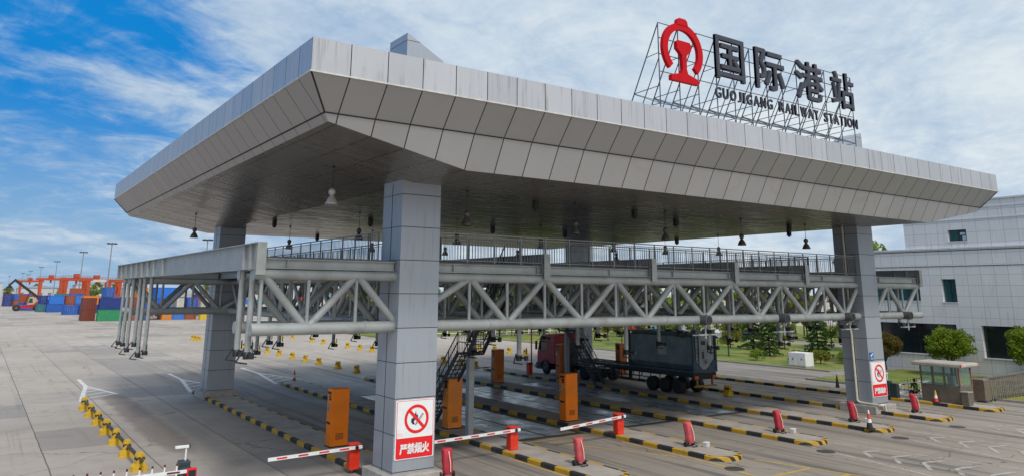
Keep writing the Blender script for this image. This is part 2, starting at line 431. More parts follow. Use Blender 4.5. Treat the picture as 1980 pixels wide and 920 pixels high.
def soffit_mat():
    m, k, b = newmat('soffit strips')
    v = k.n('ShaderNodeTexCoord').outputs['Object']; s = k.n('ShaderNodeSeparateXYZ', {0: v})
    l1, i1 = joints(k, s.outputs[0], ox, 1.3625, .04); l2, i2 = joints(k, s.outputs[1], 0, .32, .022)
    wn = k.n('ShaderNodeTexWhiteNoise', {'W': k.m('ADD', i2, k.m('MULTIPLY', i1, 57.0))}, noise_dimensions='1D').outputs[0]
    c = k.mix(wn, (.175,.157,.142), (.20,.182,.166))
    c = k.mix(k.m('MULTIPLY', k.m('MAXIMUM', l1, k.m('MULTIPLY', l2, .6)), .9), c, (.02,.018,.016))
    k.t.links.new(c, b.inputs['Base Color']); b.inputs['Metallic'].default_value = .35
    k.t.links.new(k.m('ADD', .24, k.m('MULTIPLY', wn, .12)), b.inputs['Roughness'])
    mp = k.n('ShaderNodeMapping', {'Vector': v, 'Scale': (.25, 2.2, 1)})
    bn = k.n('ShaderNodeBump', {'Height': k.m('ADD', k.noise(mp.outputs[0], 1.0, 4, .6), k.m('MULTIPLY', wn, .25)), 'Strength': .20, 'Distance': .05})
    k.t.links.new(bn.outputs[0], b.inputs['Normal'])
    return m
soff = soffit_mat()
roofgrey = mat('roof membrane', (.33,.33,.33), .8)
def rect(i, z, jy=None):
    jy = i if jy is None else jy
    return [(X0+i, Y0+jy, z), (X1-i, Y0+jy, z), (X1-i, Y1-jy, z), (X0+i, Y1-jy, z)]
def ring_faces(mb, A, B, mats):
    """side faces between an upper and a lower ring; mats = (front,right,back,left)"""
    for i in range(4):
        j = (i+1) % 4; mb.cur = mats[i]; mb.add([A[i], A[j], B[j], B[i]], [(0, 3, 2, 1)])
mb = MB()
ring_faces(mb, rect(0, ZT), rect(0, ZB), (0,1,0,1))
mb.cur = 4; mb.poly(rect(0, ZT)); o = mb.build('fascia', [fasc_x, fasc_y, bev_x, bev_y, roofgrey], canopy)
# thin drip edge under the fascia
mb = MB(); e = .035
for (a0,a1,b0,b1) in ((X0-e,X1+e,Y0-e,Y0+.10),(X0-e,X1+e,Y1-.10,Y1+e),(X0-e,X0+.1,Y0+.1,Y1-.1),(X1-.1,X1+e,Y0+.1,Y1-.1)):
    mb.box(a0,a1,b0,b1,ZB-.045,ZB+.005)
mb.build('drip_edge', mat('drip edge', (.55,.54,.51), .4, .3), canopy)
A = rect(.02, ZB-.04); B = rect(.87, 13.36)
mb = MB(); ring_faces(mb, A, B, (0,1,0,1)); mb.build('upper_bevel', [bev_x, bev_y], canopy)
# lower part: front/back bevels down to the flat soffit, ends narrow bevel then a long shallow slope
xe0, xe1 = X0+1.06, X1-1.06; ze = 13.09
xs0, xs1 = 14.80, X1-(14.80-X0); ys0, ys1 = 24.28, Y1-(24.28-Y0)
def yb(z): return 23.60+(13.36-z)/(13.36-ZS)*(24.28-23.60)
mb = MB()
fy = yb(ze)-Y0
mb.cur = 0
for s_, yo in ((1, Y0), (-1, Y1)):
    P = [(X0+.87, yo+s_*.87, 13.36), (X1-.87, yo+s_*.87, 13.36), (xe1, yo+s_*fy, ze), (xs1, yo+s_*(24.28-Y0), ZS), (xs0, yo+s_*(24.28-Y0), ZS), (xe0, yo+s_*fy, ze)]
    mb.poly(P if s_ < 0 else P[::-1])
mb.cur = 1
for s_, xo, xe in ((1, X0, xe0), (-1, X1, xe1)):
    P = [(xo+s_*.87, Y0+.87, 13.36), (xe, Y0+fy, ze), (xe, Y1-fy, ze), (xo+s_*.87, Y1-.87, 13.36)]
    mb.poly(P if s_ < 0 else P[::-1])
bev2_x = panel('lower bevel panels across', (.41,.412,.42), (0, ox, 1.3625), None, .38, .35, .045, .10, stain=.45, scol=(.37,.29,.24))
mb.build('lower_bevel', [bev2_x, bev_y], canopy)
# dark shadow gap line along the joint between the two bevels
mb = MB()
for s_, yo in ((1, Y0), (-1, Y1)): mb.bar((X0+.87, yo+s_*.862, 13.355), (X1-.87, yo+s_*.862, 13.355), .03, .045)
for s_, xo in ((1, X0), (-1, X1)): mb.bar((xo+s_*.862, Y0+.9, 13.355), (xo+s_*.862, Y1-.9, 13.355), .03, .045)
for hx, hs in ((X0, 1), (X1, -1)):
    for hy, ht in ((Y0, 1), (Y1, -1)):
        mb.bar((hx+hs*.02, hy+ht*.02, ZB-.045), (hx+hs*.86, hy+ht*.86, 13.355), .045)
mb.build('panel_joint', mat('joint sealant', (.012,.012,.014), .8), canopy)
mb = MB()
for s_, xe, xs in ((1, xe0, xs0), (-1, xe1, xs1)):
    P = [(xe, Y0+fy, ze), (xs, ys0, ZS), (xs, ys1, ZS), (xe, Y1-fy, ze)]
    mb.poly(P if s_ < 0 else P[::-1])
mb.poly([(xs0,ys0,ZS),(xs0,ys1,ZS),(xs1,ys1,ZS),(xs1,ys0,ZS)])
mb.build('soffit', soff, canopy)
# small black fittings on the soffit
for (x,y) in ((15.5,49.5),(22.5,60.3),(29.7,30.5),(22.7,30.4),(35.4,32.7),(43.6,30.3),(48.0,33.4),(48.2,44.5),(20.2,44.8),(29.5,44.6),(36,44.5)):
    mb = MB(); mb.box(x-.12,x+.12,y-.12,y+.12,ZS-.42,ZS-.002)
    mb.tube((x,y,ZS-.42),(x,y,ZS-.50),.09,10)
    mb.build('downlight', blackmet, canopy)
# pillars
pil_mat = panel('pillar panels', (.33,.365,.41), (2, .572, 1.372), None, .38, .35, .030, .07, streak=.42)
for ix, xx in enumerate(PX):
    for iy, yy in enumerate(PY):
        mb = MB(); mb.box(xx, xx+PW, yy, yy+PW*.98, .5, ZS+.3)
        ob = mb.build('pillar', pil_mat, canopy)
        # vertical joint at mid-face
        mb = MB()
        for sx in (xx-.004, xx+PW+.004): mb.box(sx-.006, sx+.006, yy+.93, yy+.955, .5, ZS-.02)
        mb.build('joint', MC['joint sealant'] if 'joint sealant' in MC else black, ob, local=False)
        mb = MB(); mb.bbox(xx-.30, xx+PW+.30, yy-.36, yy+PW+.34, .0, .5, .03)
        mb.build('plinth', concrete_m, ob)
        # pillar head poking through the roof, wedge shaped
        pk = xx if ix == 0 else xx+PW; lo_ = xx+PW if ix == 0 else xx
        mb = MB(); mb.prism([(pk, 15.55), (pk, 18.75), (lo_, 17.75), (lo_, 15.55)], 1, yy+.1, yy+PW)
        if ix == 0: mb.prism([(lo_+.003, 15.55), (lo_+.003, 17.5), (lo_+.5, 17.2), (lo_+.5, 15.55)], 1, yy+.1, yy+PW)
        for f in mb.f: pass
        mb.build('pillar_head', pil_mat, canopy)
mb = MB()   # downpipe on the right-hand pillar
xp, yp = PX[1]-.10, PY[0]+1.0
mb.path([(xp, yp, ZS), (xp, yp, .75), (xp-.02, yp-.15, .62), (xp, PY[0]-.5, .58), (xp+.55, PY[0]-.55, .56), (xp+.60, PY[0]-.55, .1)], .075, 10)
for z in (2.2, 4.7, 7.2, 9.7): mb.tube((xp,yp,z),(xp,yp,z+.08),.095,10)
mb.build('downpipe', mat('cream pipe', (.55,.52,.42), .45, 0, .08), canopy)

# ================================================================== GANTRY
gantry = thing('truss_gantry', 'grey tubular steel truss gantry with railed walkways spanning all lanes beneath the canopy', 'gantry', (CX, CYY, 0))
ZL, ZU, RL, RU = 6.10, 8.13, .235, .20
UP = [8.75, 12.57, 17.94, 22.15, 26.7, 31.0, 35.8, 40.4, 44.8, 48.9, 52.5, 56.5]
LO = [10.58, 14.5, 19.98, 24.44, 28.84, 33.32, 38.12, 42.8, 47.0, 50.6, 54.4]
def truss_x(name, Y):
    mb = MB(); mb.tube((8.45, Y, ZL), (56.7, Y, ZL), RL, 14); mb.tube((8.45, Y, ZU), (56.7, Y, ZU), RU, 14)
    for i, xl in enumerate(LO):
        mb.tube((UP[i]+.12, Y, ZU-.08), (xl-.12, Y, ZL+.12), .155, 10); mb.tube((xl+.12, Y, ZL+.12), (UP[i+1]-.12, Y, ZU-.08), .155, 10)
        mb.tube((xl, Y, ZL), (xl, Y, ZU), .075, 8)
    for xu in UP: mb.tube((xu, Y, ZL), (xu, Y, ZU), .075, 8)
    for x in (13.0, 19.0, 30.2, 42.4): mb.tube((x-.05, Y, ZL), (x+.05, Y, ZL), RL+.025, 14)   # flange rings
    return mb.build(name, steel, gantry)
TY = (28.95, 31.1, 57.4, 59.6)
for Y in TY: truss_x('truss', Y)
def truss_y(X):
    mb = MB(); ya, yb_ = 31.3, 57.2
    mb.tube((X, ya, ZL), (X, yb_, ZL), .19, 12); mb.tube((X, ya, ZU), (X, yb_, ZU), .17, 12)
    n = 12; st = (yb_-ya)/n
    for i in range(n):
        a, b_ = ya+i*st, ya+(i+1)*st
        z0, z1 = (ZU, ZL) if i % 2 == 0 else (ZL, ZU)
        mb.tube((X, a, z0), (X, b_, z1), .11, 8); mb.tube((X, a, ZL), (X, a, ZU), .06, 8)
    return mb.build('side_truss', steel, gantry)
for X in (15.2, 17.4, 22.06, 29.2, 35.9, 42.7, 47.3, 49.4): truss_y(X)
# cross ties between the paired trusses, with tube ends to the front
mb = MB()
for xl in LO:
    for (a, b_) in ((TY[0], TY[1]), (TY[2], TY[3])):
        for P_, Q_, r_ in (((xl, a, ZL+.05), (xl, b_, ZL+.05), .10), ((xl, a, ZL), (xl+2, b_, ZL), .06), ((xl, a, ZU), (xl-2, b_, ZU), .06)): MB().tube(P_, Q_, r_, 8).build('cross_brace', steel, gantry)
for xu in UP:
    for (a, b_) in ((TY[0], TY[1]), (TY[2], TY[3])): MB().tube((xu, a, ZU), (xu, b_, ZU), .09, 8).build('cross_brace', steel, gantry)
for x in (32.95, 39.95, 46.9, 54.15):
    mb = MB(); mb.cur = 0; mb.tube((x, 28.3, ZL), (x, 31.4, ZL), .27, 14)
    mb.cur = 1; mb.tube((x, 28.28, ZL), (x, 28.31, ZL), .22, 14)  # black disc stands in for the shade inside an open tube
    mb.build('tie_tube', [steel_d, black], gantry)
# edge beams (I section)
mb = MB()
def ibeam_x(x0, x1, Y, z0, z1, w=.30, t=.03):
    mb.box(x0, x1, Y-w/2, Y+w/2, z1-t, z1); mb.box(x0, x1, Y-w/2, Y+w/2, z0, z0+t); mb.box(x0, x1, Y-.015, Y+.015, z0+t, z1-t)
    x = x0+.9
    while x < x1-.2: mb.box(x-.012, x+.012, Y-w/2+.01, Y+w/2-.01, z0+t, z1-t); x += 4.6
def ibeam_y(X, y0, y1, z0, z1, w=.30, t=.03, ribs=()):
    mb.box(X-w/2, X+w/2, y0, y1, z1-t, z1); mb.box(X-w/2, X+w/2, y0, y1, z0, z0+t); mb.box(X-.015, X+.015, y0, y1, z0+t, z1-t)
    for y in ribs: mb.box(X-w/2+.01, X+w/2-.01, y-.012, y+.012, z0+t, z1-t)
for Y in TY:
    ibeam_x(8.75, 14.2, Y, ZU+.21, 8.72); ibeam_x(16.15, 48.5, Y, ZU+.21, 8.72); ibeam_x(50.45, 56.6, Y, ZU+.21, 8.72)
for X in (14.35, 17.6, 47.1, 50.2): ibeam_y(X, 31.3, 57.2, ZU+.21, 8.72)
o_ = mb.build('edge_beam', steel, gantry)
mb = MB()
for (a,b_,c_,d) in ((8.9,56.4,28.85,31.25),(8.9,56.4,57.3,59.7),(14.3,17.7,31.26,57.29),(47.0,50.3,31.26,57.29)): mb.box(a,b_,c_,d,8.722,8.77)
mb.build('deck_plate', steel_d, gantry)
# deep lane girders running from front to back
GX = (8.57, 22.06, 29.2, 35.9, 42.7, 56.62)
RIBS = (28.8, 29.6, 30.5, 46.5, 49.3, 51.2, 53.2, 55.2, 57.2, 59.4, 61.5, 63.3)
for gx in GX:
    mb = MB(); ibeam_y(gx, 28.62, 63.5, 8.30, 9.30, .36, .035, RIBS)
    mb.box(gx-.18, gx+.18, 28.60, 28.618, 8.10, 9.30)
    mb.build('lane_girder', steel, gantry)
mb = MB()   # brackets under the near left girder end
for y in (29.0, 31.0):
    for dx in (-.12, .12): mb.prism([(y-.18, 8.30), (y+.18, 8.30), (y+.18, 8.0), (y, 7.85), (y-.18, 8.0)], 0, 8.57+dx-.015, 8.57+dx+.015)
mb.build('bracket', steel, gantry)
# railings (pickets are their pattern)
def rail_run(p, q, post=1.5, pick=.16, h=1.26, z=8.77):
    mb = MB(); p, q = Vector((p[0],p[1],z)), Vector((q[0],q[1],z)); L = (q-p).length; d = (q-p)/L
    up = Vector((0,0,1))
    mb.bar(p+up*h, q+up*h, .055, .05); mb.bar(p+up*.10, q+up*.10, .03, .03); mb.bar(p+up*(h-.12), q+up*(h-.12), .03, .03)
    n = max(1, round(L/post))
    for i in range(n+1): c = p+d*(L*i/n); mb.bar(c, c+up*h, .05)
    n = max(1, round(L/pick))
    for i in range(1, n): c = p+d*(L*i/n); mb.bar(c+up*.1, c+up*(h-.12), .018)
    return mb.build('railing', rail_m, gantry)
for y in (28.75, 31.35, 57.2, 59.75): rail_run((16.2 if y < 29 or y > 59 else 17.8, y), (48.45 if y < 29 or y > 59 else 47.0, y))
for x in (14.15, 50.4): rail_run((x, 31.5), (x, 57.9))
for x in (17.75, 47.0): rail_run((x, 31.4), (x, 57.1))
rail_run((14.15, 30.45), (14.15, 31.3), .9)
# two floodlights on railing corners
# staircases from the walkways down to the islands
def stairs(name, label, X, ytop, ymid, ybot, ztop, zmid, colY):
    t = thing(name, label, 'staircase', (X, ymid, 0))
    w = .95; sgn = 1 if ybot > ytop else -1
    mb = MB()
    for sx in (X-w/2, X+w/2):
        mb.bar((sx, ytop, ztop), (sx, ymid, zmid), .05, .24); mb.bar((sx, ymid+sgn*1.0, zmid), (sx, ybot, .15), .05, .24)
    mb.box(X-w/2-.05, X+w/2+.05, min(ymid, ymid+sgn), max(ymid, ymid+sgn), zmid-.12, zmid); mb.build('stringer', stair_m, t)
    mb = MB()
    for (ya, za, yb_, zb_) in ((ytop, ztop, ymid, zmid), (ymid+sgn*1.0, zmid, ybot, .15)):
        n = int(abs(za-zb_)/.24)
        for i in range(1, n):
            f = i/n; y = ya+(yb_-ya)*f; z = za+(zb_-za)*f; MB().box(X-w/2+.03, X+w/2-.03, y-.13, y+.13, z-.02, z+.015).build('step', stair_m, t)
    mb = MB()
    for sx in (X-w/2-.03, X+w/2+.03):
        for (ya, za, yb_, zb_) in ((ytop, ztop, ymid, zmid), (ymid, zmid, ymid+sgn, zmid), (ymid+sgn*1.0, zmid, ybot, .15)):
            for dz in (.55, 1.05): mb.bar((sx, ya, za+dz), (sx, yb_, zb_+dz), .045)
            L = abs(yb_-ya); n = max(2, int(L/.16))
            for i in range(n+1):
                f = i/n; y = ya+(yb_-ya)*f; z = za+(zb_-za)*f; mb.bar((sx, y, z), (sx, y, z+1.05), .045 if i % 6 == 0 else .016)
    mb.build('handrail', stair_m, t)
    mb = MB(); mb.box(X-.16, X+.16, colY-.16, colY+.16, .1, zmid-.12); mb.box(X-.3, X+.3, colY-.3, colY+.3, .15, .19); mb.build('column', steel, t)
    return t
stairs('steel_staircase', 'dark steel staircase beside the large front pillar, with a mid landing on a grey column', 22.15, 31.6, 35.0, 40.0, 8.75, 4.35, 35.5)
stairs('steel_staircase', 'dark steel staircase descending behind the red truck cab', 42.9, 57.1, 53.4, 48.6, 8.75, 4.35, 52.9)

# hanging sensor poles below the girders
def pole_proto(h):
    t = thing('sensor_pole', 'x', 'sensor pole', (0,0,0))
    mb = MB(); mb.tube((0,0,0), (0,0,-h), .115, 10); mb.box(-.16,.16,-.16,.16,-.03,0); mb.build('pole', steel, t, local=True)
    mb = MB(); mb.tube((0,0,-h+.15), (.0,-.55,-h+.12), .045, 8); mb.box(-.07,.07,-.68,-.52,-h+.02,-h+.24)
    mb.tube((.0,-.62,-h+.30), (.0,-.62,-h+.62), .025, 6); mb.tube((-.1,.1,-h+.3), (-.45,-.2,-h-.1), .03, 6); mb.tube((-.45,-.2,-h-.1), (-.1,-.45,-h-.15), .03, 6)
    mb.lathe((0,0,-h), [(.15,-.02),(.15,.22),(.12,.24)], 10)
    mb.build('sensor_head', blackmet, t, local=True)
    return t
protos = {}
ORD = ['first','second','third','fourth','fifth','sixth']
GN = {8.57: 'leftmost', 15.2: 'second from left', 22.06: 'third from left', 29.2: 'fourth from left', 35.9: 'fifth from left', 42.7: 'sixth from left', 49.4: 'seventh from left', 56.62: 'rightmost'}
def put_pole(gx, y, zb, label):
    h = round((8.29-zb)*4)/4
    if h not in protos:
        protos[h] = pole_proto(h); t = protos[h]; t.location = (gx, y, 8.29); t['label'] = label; t['group'] = 'poles hanging from the gantry girders'
    else: dup(protos[h], (gx, y, 8.29), 0, label, 'poles hanging from the gantry girders')
for gx in (8.57, 15.2, 22.06, 29.2, 35.9, 42.7, 49.4, 56.62):
    front = ((30.9, 4.3), (33.2, 5.0), (35.0, 4.4)) if gx > 20 else ((29.5, 5.0), (30.9, 5.0))
    if gx == 15.2: front = ()
    if gx > 56: front = ((30.5, 5.2),)
    back = ((60.3, 3.85), (58.4, 3.85), (56.5, 3.5), (53.9, 4.0), (52.3, 3.5), (50.1, 3.9))
    if gx == 15.2: back = ((52.0, 3.8), (50.3, 3.5), (48.0, 4.4), (46.0, 4.4))
    if gx in (22.06, 29.2, 35.9): back = ((58.4, 4.0), (54.5, 3.6), (50.5, 4.3), (47.0, 4.0))
    if gx > 40: back = ((56.5, 4.0), (50.5, 3.6), (46.0, 4.2))
    for i, (y, zb) in enumerate(front):
        put_pole(gx, y, zb, 'sensor pole %s from front, near cluster, girder line %s' % (ORD[i], GN[gx]))
    for i, (y, zb) in enumerate(back[::-1]):
        put_pole(gx, y, zb, 'sensor pole %s from front, far cluster, girder line %s' % (ORD[i], GN[gx]))
# lane camera arms under the front truss
lab = ['above the tank container', 'left of the white cabinet', 'before the right pillar', 'beyond the right pillar, near the office']
for i, x in enumerate((32.95, 39.95, 46.9, 54.15)):
    t = thing('lane_camera_arm', 'lane camera arm clamped under the front truss tube, ' + lab[i], 'camera arm', (x, 28.6, ZL-.3), group='camera arms under the front truss')
    mb = MB(); mb.tube((x, 28.6, ZL-.25), (x, 28.6, ZL-1.0), .05, 8); mb.bar((x-1.0, 28.6, ZL-.78), (x+.9, 28.6, ZL-.78), .07); mb.path([(x-.6,28.6,ZL-.78),(x-.3,28.6,ZL-.45),(x+.35,28.6,ZL-.28)], .035, 6)
    mb.build('arm', steel, t)
    mb = MB(); mb.box(x-.98, x-.55, 28.45, 28.75, ZL-.70, ZL-.5); mb.build('camera', blackmet, t)
    mb = MB(); mb.box(x+.15, x+.4, 28.3, 28.7, ZL-.72, ZL-.52); mb.build('camera', blackmet, t)

# ================================================================== ROOF SIGN
SY = 25.0
rs = thing('rooftop_sign', 'tall station sign on the canopy roof with a red round emblem and dark letters', 'sign', (34.9, SY, 15.6))
def text_part(name, body, x0, x1, z0, z1, y, depth, m, parent, bold=0.0, rim=None, axis='front'):
    """mesh lettering in an upright plane facing -Y, fitted to a box, stroke thickened by small shifts"""
    cu = bpy.data.curves.new('t', 'FONT'); cu.body = body; cu.resolution_u = 3; cu.extrude = .5
    ob = bpy.data.objects.new('t', cu); COL.objects.link(ob); bpy.context.view_layer.update()
    dg = bpy.context.evaluated_depsgraph_get(); me = bpy.data.meshes.new_from_object(ob.evaluated_get(dg))
    vs = [v.co.copy() for v in me.vertices]; fs = [list(p.vertices) for p in me.polygons]
    bpy.data.objects.remove(ob); bpy.data.curves.remove(cu); bpy.data.meshes.remove(me)
    ax, bx = min(v.x for v in vs), max(v.x for v in vs); ay, by = min(v.y for v in vs), max(v.y for v in vs)
    W_, H_ = x1-x0-2*bold, z1-z0-2*bold; mb = MB(); c = 0
    sh = [(0,0)] if not bold else [(i, j) for i in (-1,0,1) for j in (-1,0,1)]
    for (i, j) in sh:
        e = .0022*c; c += 1
        mb.add([(x0+bold+(v.x-ax)/(bx-ax)*W_+i*bold, y+(0 if v.z > 0 else depth)-(e if v.z > 0 else -e), z0+bold+(v.y-ay)/(by-ay)*H_+j*bold) for v in vs], fs)
    return mb.build(name, m, parent)
for ch, a, b_, zt_ in (('国', 30.30, 32.63, 20.93), ('际', 33.60, 36.16, 20.90), ('港', 37.25, 39.95, 20.88), ('站', 40.85, 43.20, 20.86)):
    text_part('character', ch, a, b_, 18.55, zt_, SY-.30, .14, slate, rs, .034)
LW = {'I': .15, 'J': .30, 'W': .60, 'O': .48, 'G': .46, 'N': .43, 'A': .47, 'R': .44, 'U': .43}
words = 'GUOJIGANG RAILWAY STATION'
tot = sum(.30 if c == ' ' else LW.get(c, .38) for c in words); gap = (13.17-tot)/(len(words)-1); lx = 30.18
for c in words:
    w_ = .30 if c == ' ' else LW.get(c, .38)
    if c != ' ': text_part('letter', c, lx, lx+w_, 17.45, 18.04, SY-.26, .07, slate, rs, .011)
    lx += w_+gap
# emblem: open ring with a cap on top and a rail section in the middle
mb = MB(); ec = (27.74, 19.46); Ro, Ri = 1.47, 1.10; n = 40; a0, a1 = R(-46), R(226)
for i in range(n):
    t0, t1 = a0+(a1-a0)*i/n, a0+(a1-a0)*(i+1)/n
    P = [(ec[0]+r*math.cos(t), ec[1]+r*math.sin(t)) for r, t in ((Ro,t0),(Ro,t1),(Ri,t1),(Ri,t0))]
    mb.prism(P, 1, SY-.17, SY-.36)
mb.prism([(ec[0]-.42, ec[1]+1.36), (ec[0]+.42, ec[1]+1.36), (ec[0]+.36, ec[1]+1.62), (ec[0]+.22, ec[1]+1.72), (ec[0]-.22, ec[1]+1.72), (ec[0]-.36, ec[1]+1.62)][::-1], 1, SY-.383, SY-.173)
pr = [(-.42,.50),(.42,.50),(.52,.40),(.52,.06),(.30,-.12),(.17,-.26),(.15,-.98),(.24,-1.20),(.98,-1.38),(1.0,-1.66),(-1.0,-1.66),(-.98,-1.38),(-.24,-1.20),(-.15,-.98),(-.17,-.26),(-.30,-.12),(-.52,.06),(-.52,.40)]
mb.prism([(ec[0]+.03+x, ec[1]+z) for x, z in pr], 1, SY-.177, SY-.389)
mb.build('emblem', emblem_red, rs)
mb = MB(); rr = .035
VX = [26.33+i*(43.4-26.33)/12 for i in range(13)]
for z in (20.79, 20.0, 19.15, 18.25, 16.60): mb.bar((26.33, SY, z), (43.4, SY, z), .036)
for i, x in enumerate(VX):
    mb.bar((x, SY, 15.5), (x, SY, 20.79), .040)
    mb.bar((x, SY, 20.75), (x, 27.85, 15.5), .043); mb.bar((x, SY+.02, 18.9), (x, 26.95, 15.5), .036)
    mb.bar((x, SY, 17.5), (x, 26.8, 17.45), .032); mb.bar((x, SY, 19.2), (x, 25.88, 19.15), .029)
    mb.bar((x, SY, 16.6), (x, 27.2, 16.65), .032); mb.bar((x, SY, 16.6), (x, 26.8, 17.42), .029)
    if i < 12:
        x2 = VX[i+1]
        mb.bar((x, SY, 16.6), (x2, 26.75, 17.4), .029); mb.bar((x, 27.3, 16.5), (x2, 27.3, 16.5), .032); mb.bar((x, 26.8, 17.45), (x2, SY, 16.6), .025)
        mb.bar((x, 27.3, 16.5), (x2, SY, 15.7), .025)
mb.build('frame', frame_m, rs)

# ================================================================== NO SMOKING SIGNS
def flame_sign(x0, x1, z0, z1, y, label):
    t = thing('no_smoking_sign', label, 'sign', ((x0+x1)/2, y, z0), group='no smoking signs on the pillars')
    w, h = x1-x0, z1-z0
    P = lambda u, v: (x0+u*w, z0+v*h)
    def rr(mb, u0, u1, v0, v1, r, ya, yb_):
        pts = []; (ax, az), (bx, bz) = P(u0, v0), P(u1, v1)
        for cx_, cz_, s0 in ((bx-r, bz-r, 0), (ax+r, bz-r, 90), (ax+r, az+r, 180), (bx-r, az+r, 270)):
            for q in range(0, 91, 15): pts.append((cx_+r*math.cos(R(s0+q)), cz_+r*math.sin(R(s0+q))))
        mb.prism(pts, 1, ya, yb_)
    mb = MB(); rr(mb, 0, 1, 0, 1, .06, y, y-.03); pan = mb.build('panel', sign_white, t)
    mb = MB()                                           # thin red border, then the white field inside it, then the red band
    rr(mb, .025, .975, .015, .985, .07, y-.031, y-.034)
    mb.build('border', sign_red, t)
    mb = MB(); rr(mb, .037, .963, .355, .977, .06, y-.035, y-.038); mb.build('field', sign_white, t)
    mb = MB(); rr(mb, .027, .973, .017, .352, .05, y-.0345, y-.040); mb.build('band', sign_red, t)
    mb = MB(); c = P(.535, .665); ro, ri = .315*w, .25*w; n = 44
    for i in range(n):
        a, b_ = 2*math.pi*i/n, 2*math.pi*(i+1)/n
        mb.prism([(c[0]+q*math.cos(s_), c[1]+q*math.sin(s_)) for q, s_ in ((ro,a),(ro,b_),(ri,b_),(ri,a))], 1, y-.040, y-.0478)
    d = .7071; hw = .034*w
    mb.prism([(c[0]-d*ri-d*hw, c[1]+d*ri-d*hw), (c[0]-d*ri+d*hw, c[1]+d*ri+d*hw), (c[0]+d*ri+d*hw, c[1]-d*ri+d*hw), (c[0]+d*ri-d*hw, c[1]-d*ri-d*hw)][::-1], 1, y-.0495, y-.0525)
    mb.build('ban_ring', sign_red, t)
    mb = MB(); q = .23*w
    fl = [(-.15,-.72),(-.05,-.62),(-.22,-.50),(-.42,-.52),(-.62,-.25),(-.60,.02),(-.48,.22),(-.50,.02),(-.40,.08),(-.36,.30),(-.18,.52),(-.10,.78),(-.06,.50),(.02,.30),(.08,.46),(.16,.22),(.14,-.02),(.06,-.20),(-.08,-.12),(-.14,.05),(-.20,-.12),(-.30,-.20),(-.28,-.38),(-.12,-.50),(.0,-.58)]
    mb.prism([(c[0]+x*q, c[1]+z*q) for x, z in fl], 1, y-.0405, y-.0440)
    mb.build('flame', navy, t)
    mb = MB(); a = Vector((c[0]-.05*q, 0, c[1]-.45*q)); b_ = Vector((c[0]+.72*q, 0, c[1]+.45*q)); dd = (b_-a).normalized(); nn_ = Vector((-dd.z, 0, dd.x))
    for wd, m_i, ya, yb_ in ((.10, 0, y-.0410, y-.0450), (.065, 1, y-.0455, y-.0465)):
        mb.cur = m_i; hwv = nn_*wd*q; e = dd*(.06*q if m_i else 0)
        mb.prism([((a+e+hwv).x, (a+e+hwv).z), ((a+e-hwv).x, (a+e-hwv).z), ((b_-e-hwv).x, (b_-e-hwv).z), ((b_-e+hwv).x, (b_-e+hwv).z)], 1, ya, yb_)
    mb.build('match', [navy, mat('match grey', (.45,.47,.5), .5)], t)
    text_part('lettering', '严禁烟火', x0+.12*w, x0+.88*w, z0+.085*h, z0+.265*h, y-.046, .0045, sign_white, t, .011)
    mb = MB(); (ax, az), (bx, bz) = P(.05, .385), P(.20, .445); mb.box(ax, bx, y-.042, y-.0385, az, bz); mb.build('sticker', mat('pale pink sticker', (.70,.60,.60), .5), t)
    return t
flame_sign(14.30, 16.04, 1.02, 3.26, 28.475, 'red and white no smoking notice on the big front pillar at lower centre left')
flame_sign(48.60, 50.36, 1.0, 3.20, 28.475, 'red and white no smoking notice on the far right pillar with the drainpipe')
t = thing('blue_plate', 'small blue plate with a white mark above the notice on the right pillar', 'sign', (48.85, 28.47, 3.28))
mb = MB(); mb.box(48.63, 49.06, 28.44, 28.475, 3.28, 3.80); mb.build('panel', mat('sign blue', (.015,.12,.36), .4), t)
mb = MB(); mb.prism([(48.72,3.58),(48.80,3.50),(49.0,3.72),(48.94,3.76),(48.80,3.62),(48.76,3.66)], 1, 28.432, 28.438); mb.box(48.72,48.98,28.432,28.438,3.38,3.42); mb.build('mark', sign_white, t)

# ================================================================== PENDANT LAMPS
def lamp_proto(z):
    t = thing('pendant_lamp', 'x', 'lamp', (0,0,0))
    mb = MB(); mb.tube((0,0,0), (0,0,-z), .016, 6); mb.tube((0,0,0),(0,0,-.06),.07,10); mb.build('cord', blackmet, t, local=True)
    mb = MB(); mb.lathe((0,0,-z), [(.05,.02),(.08,0),(.135,-.05),(.15,-.12),(.13,-.22),(.07,-.28)], 14); mb.build('ballast', t_lamp, t, local=True)
    mb = MB(); mb.lathe((0,0,-z-.28), [(.07,0),(.11,-.05),(.19,-.17),(.24,-.30),(.27,-.38),(.25,-.385),(.22,-.30),(.09,-.08),(.02,-.05)], 16); mb.build('shade', t_lamp, t, local=True)
    return t
t_lamp = mat('aged aluminium', (.13,.125,.115), .45, .45, .15)
t_lamp2 = mat('pale aluminium', (.44,.43,.39), .4, .3, .1)
lp = lamp_proto(.95); first = True
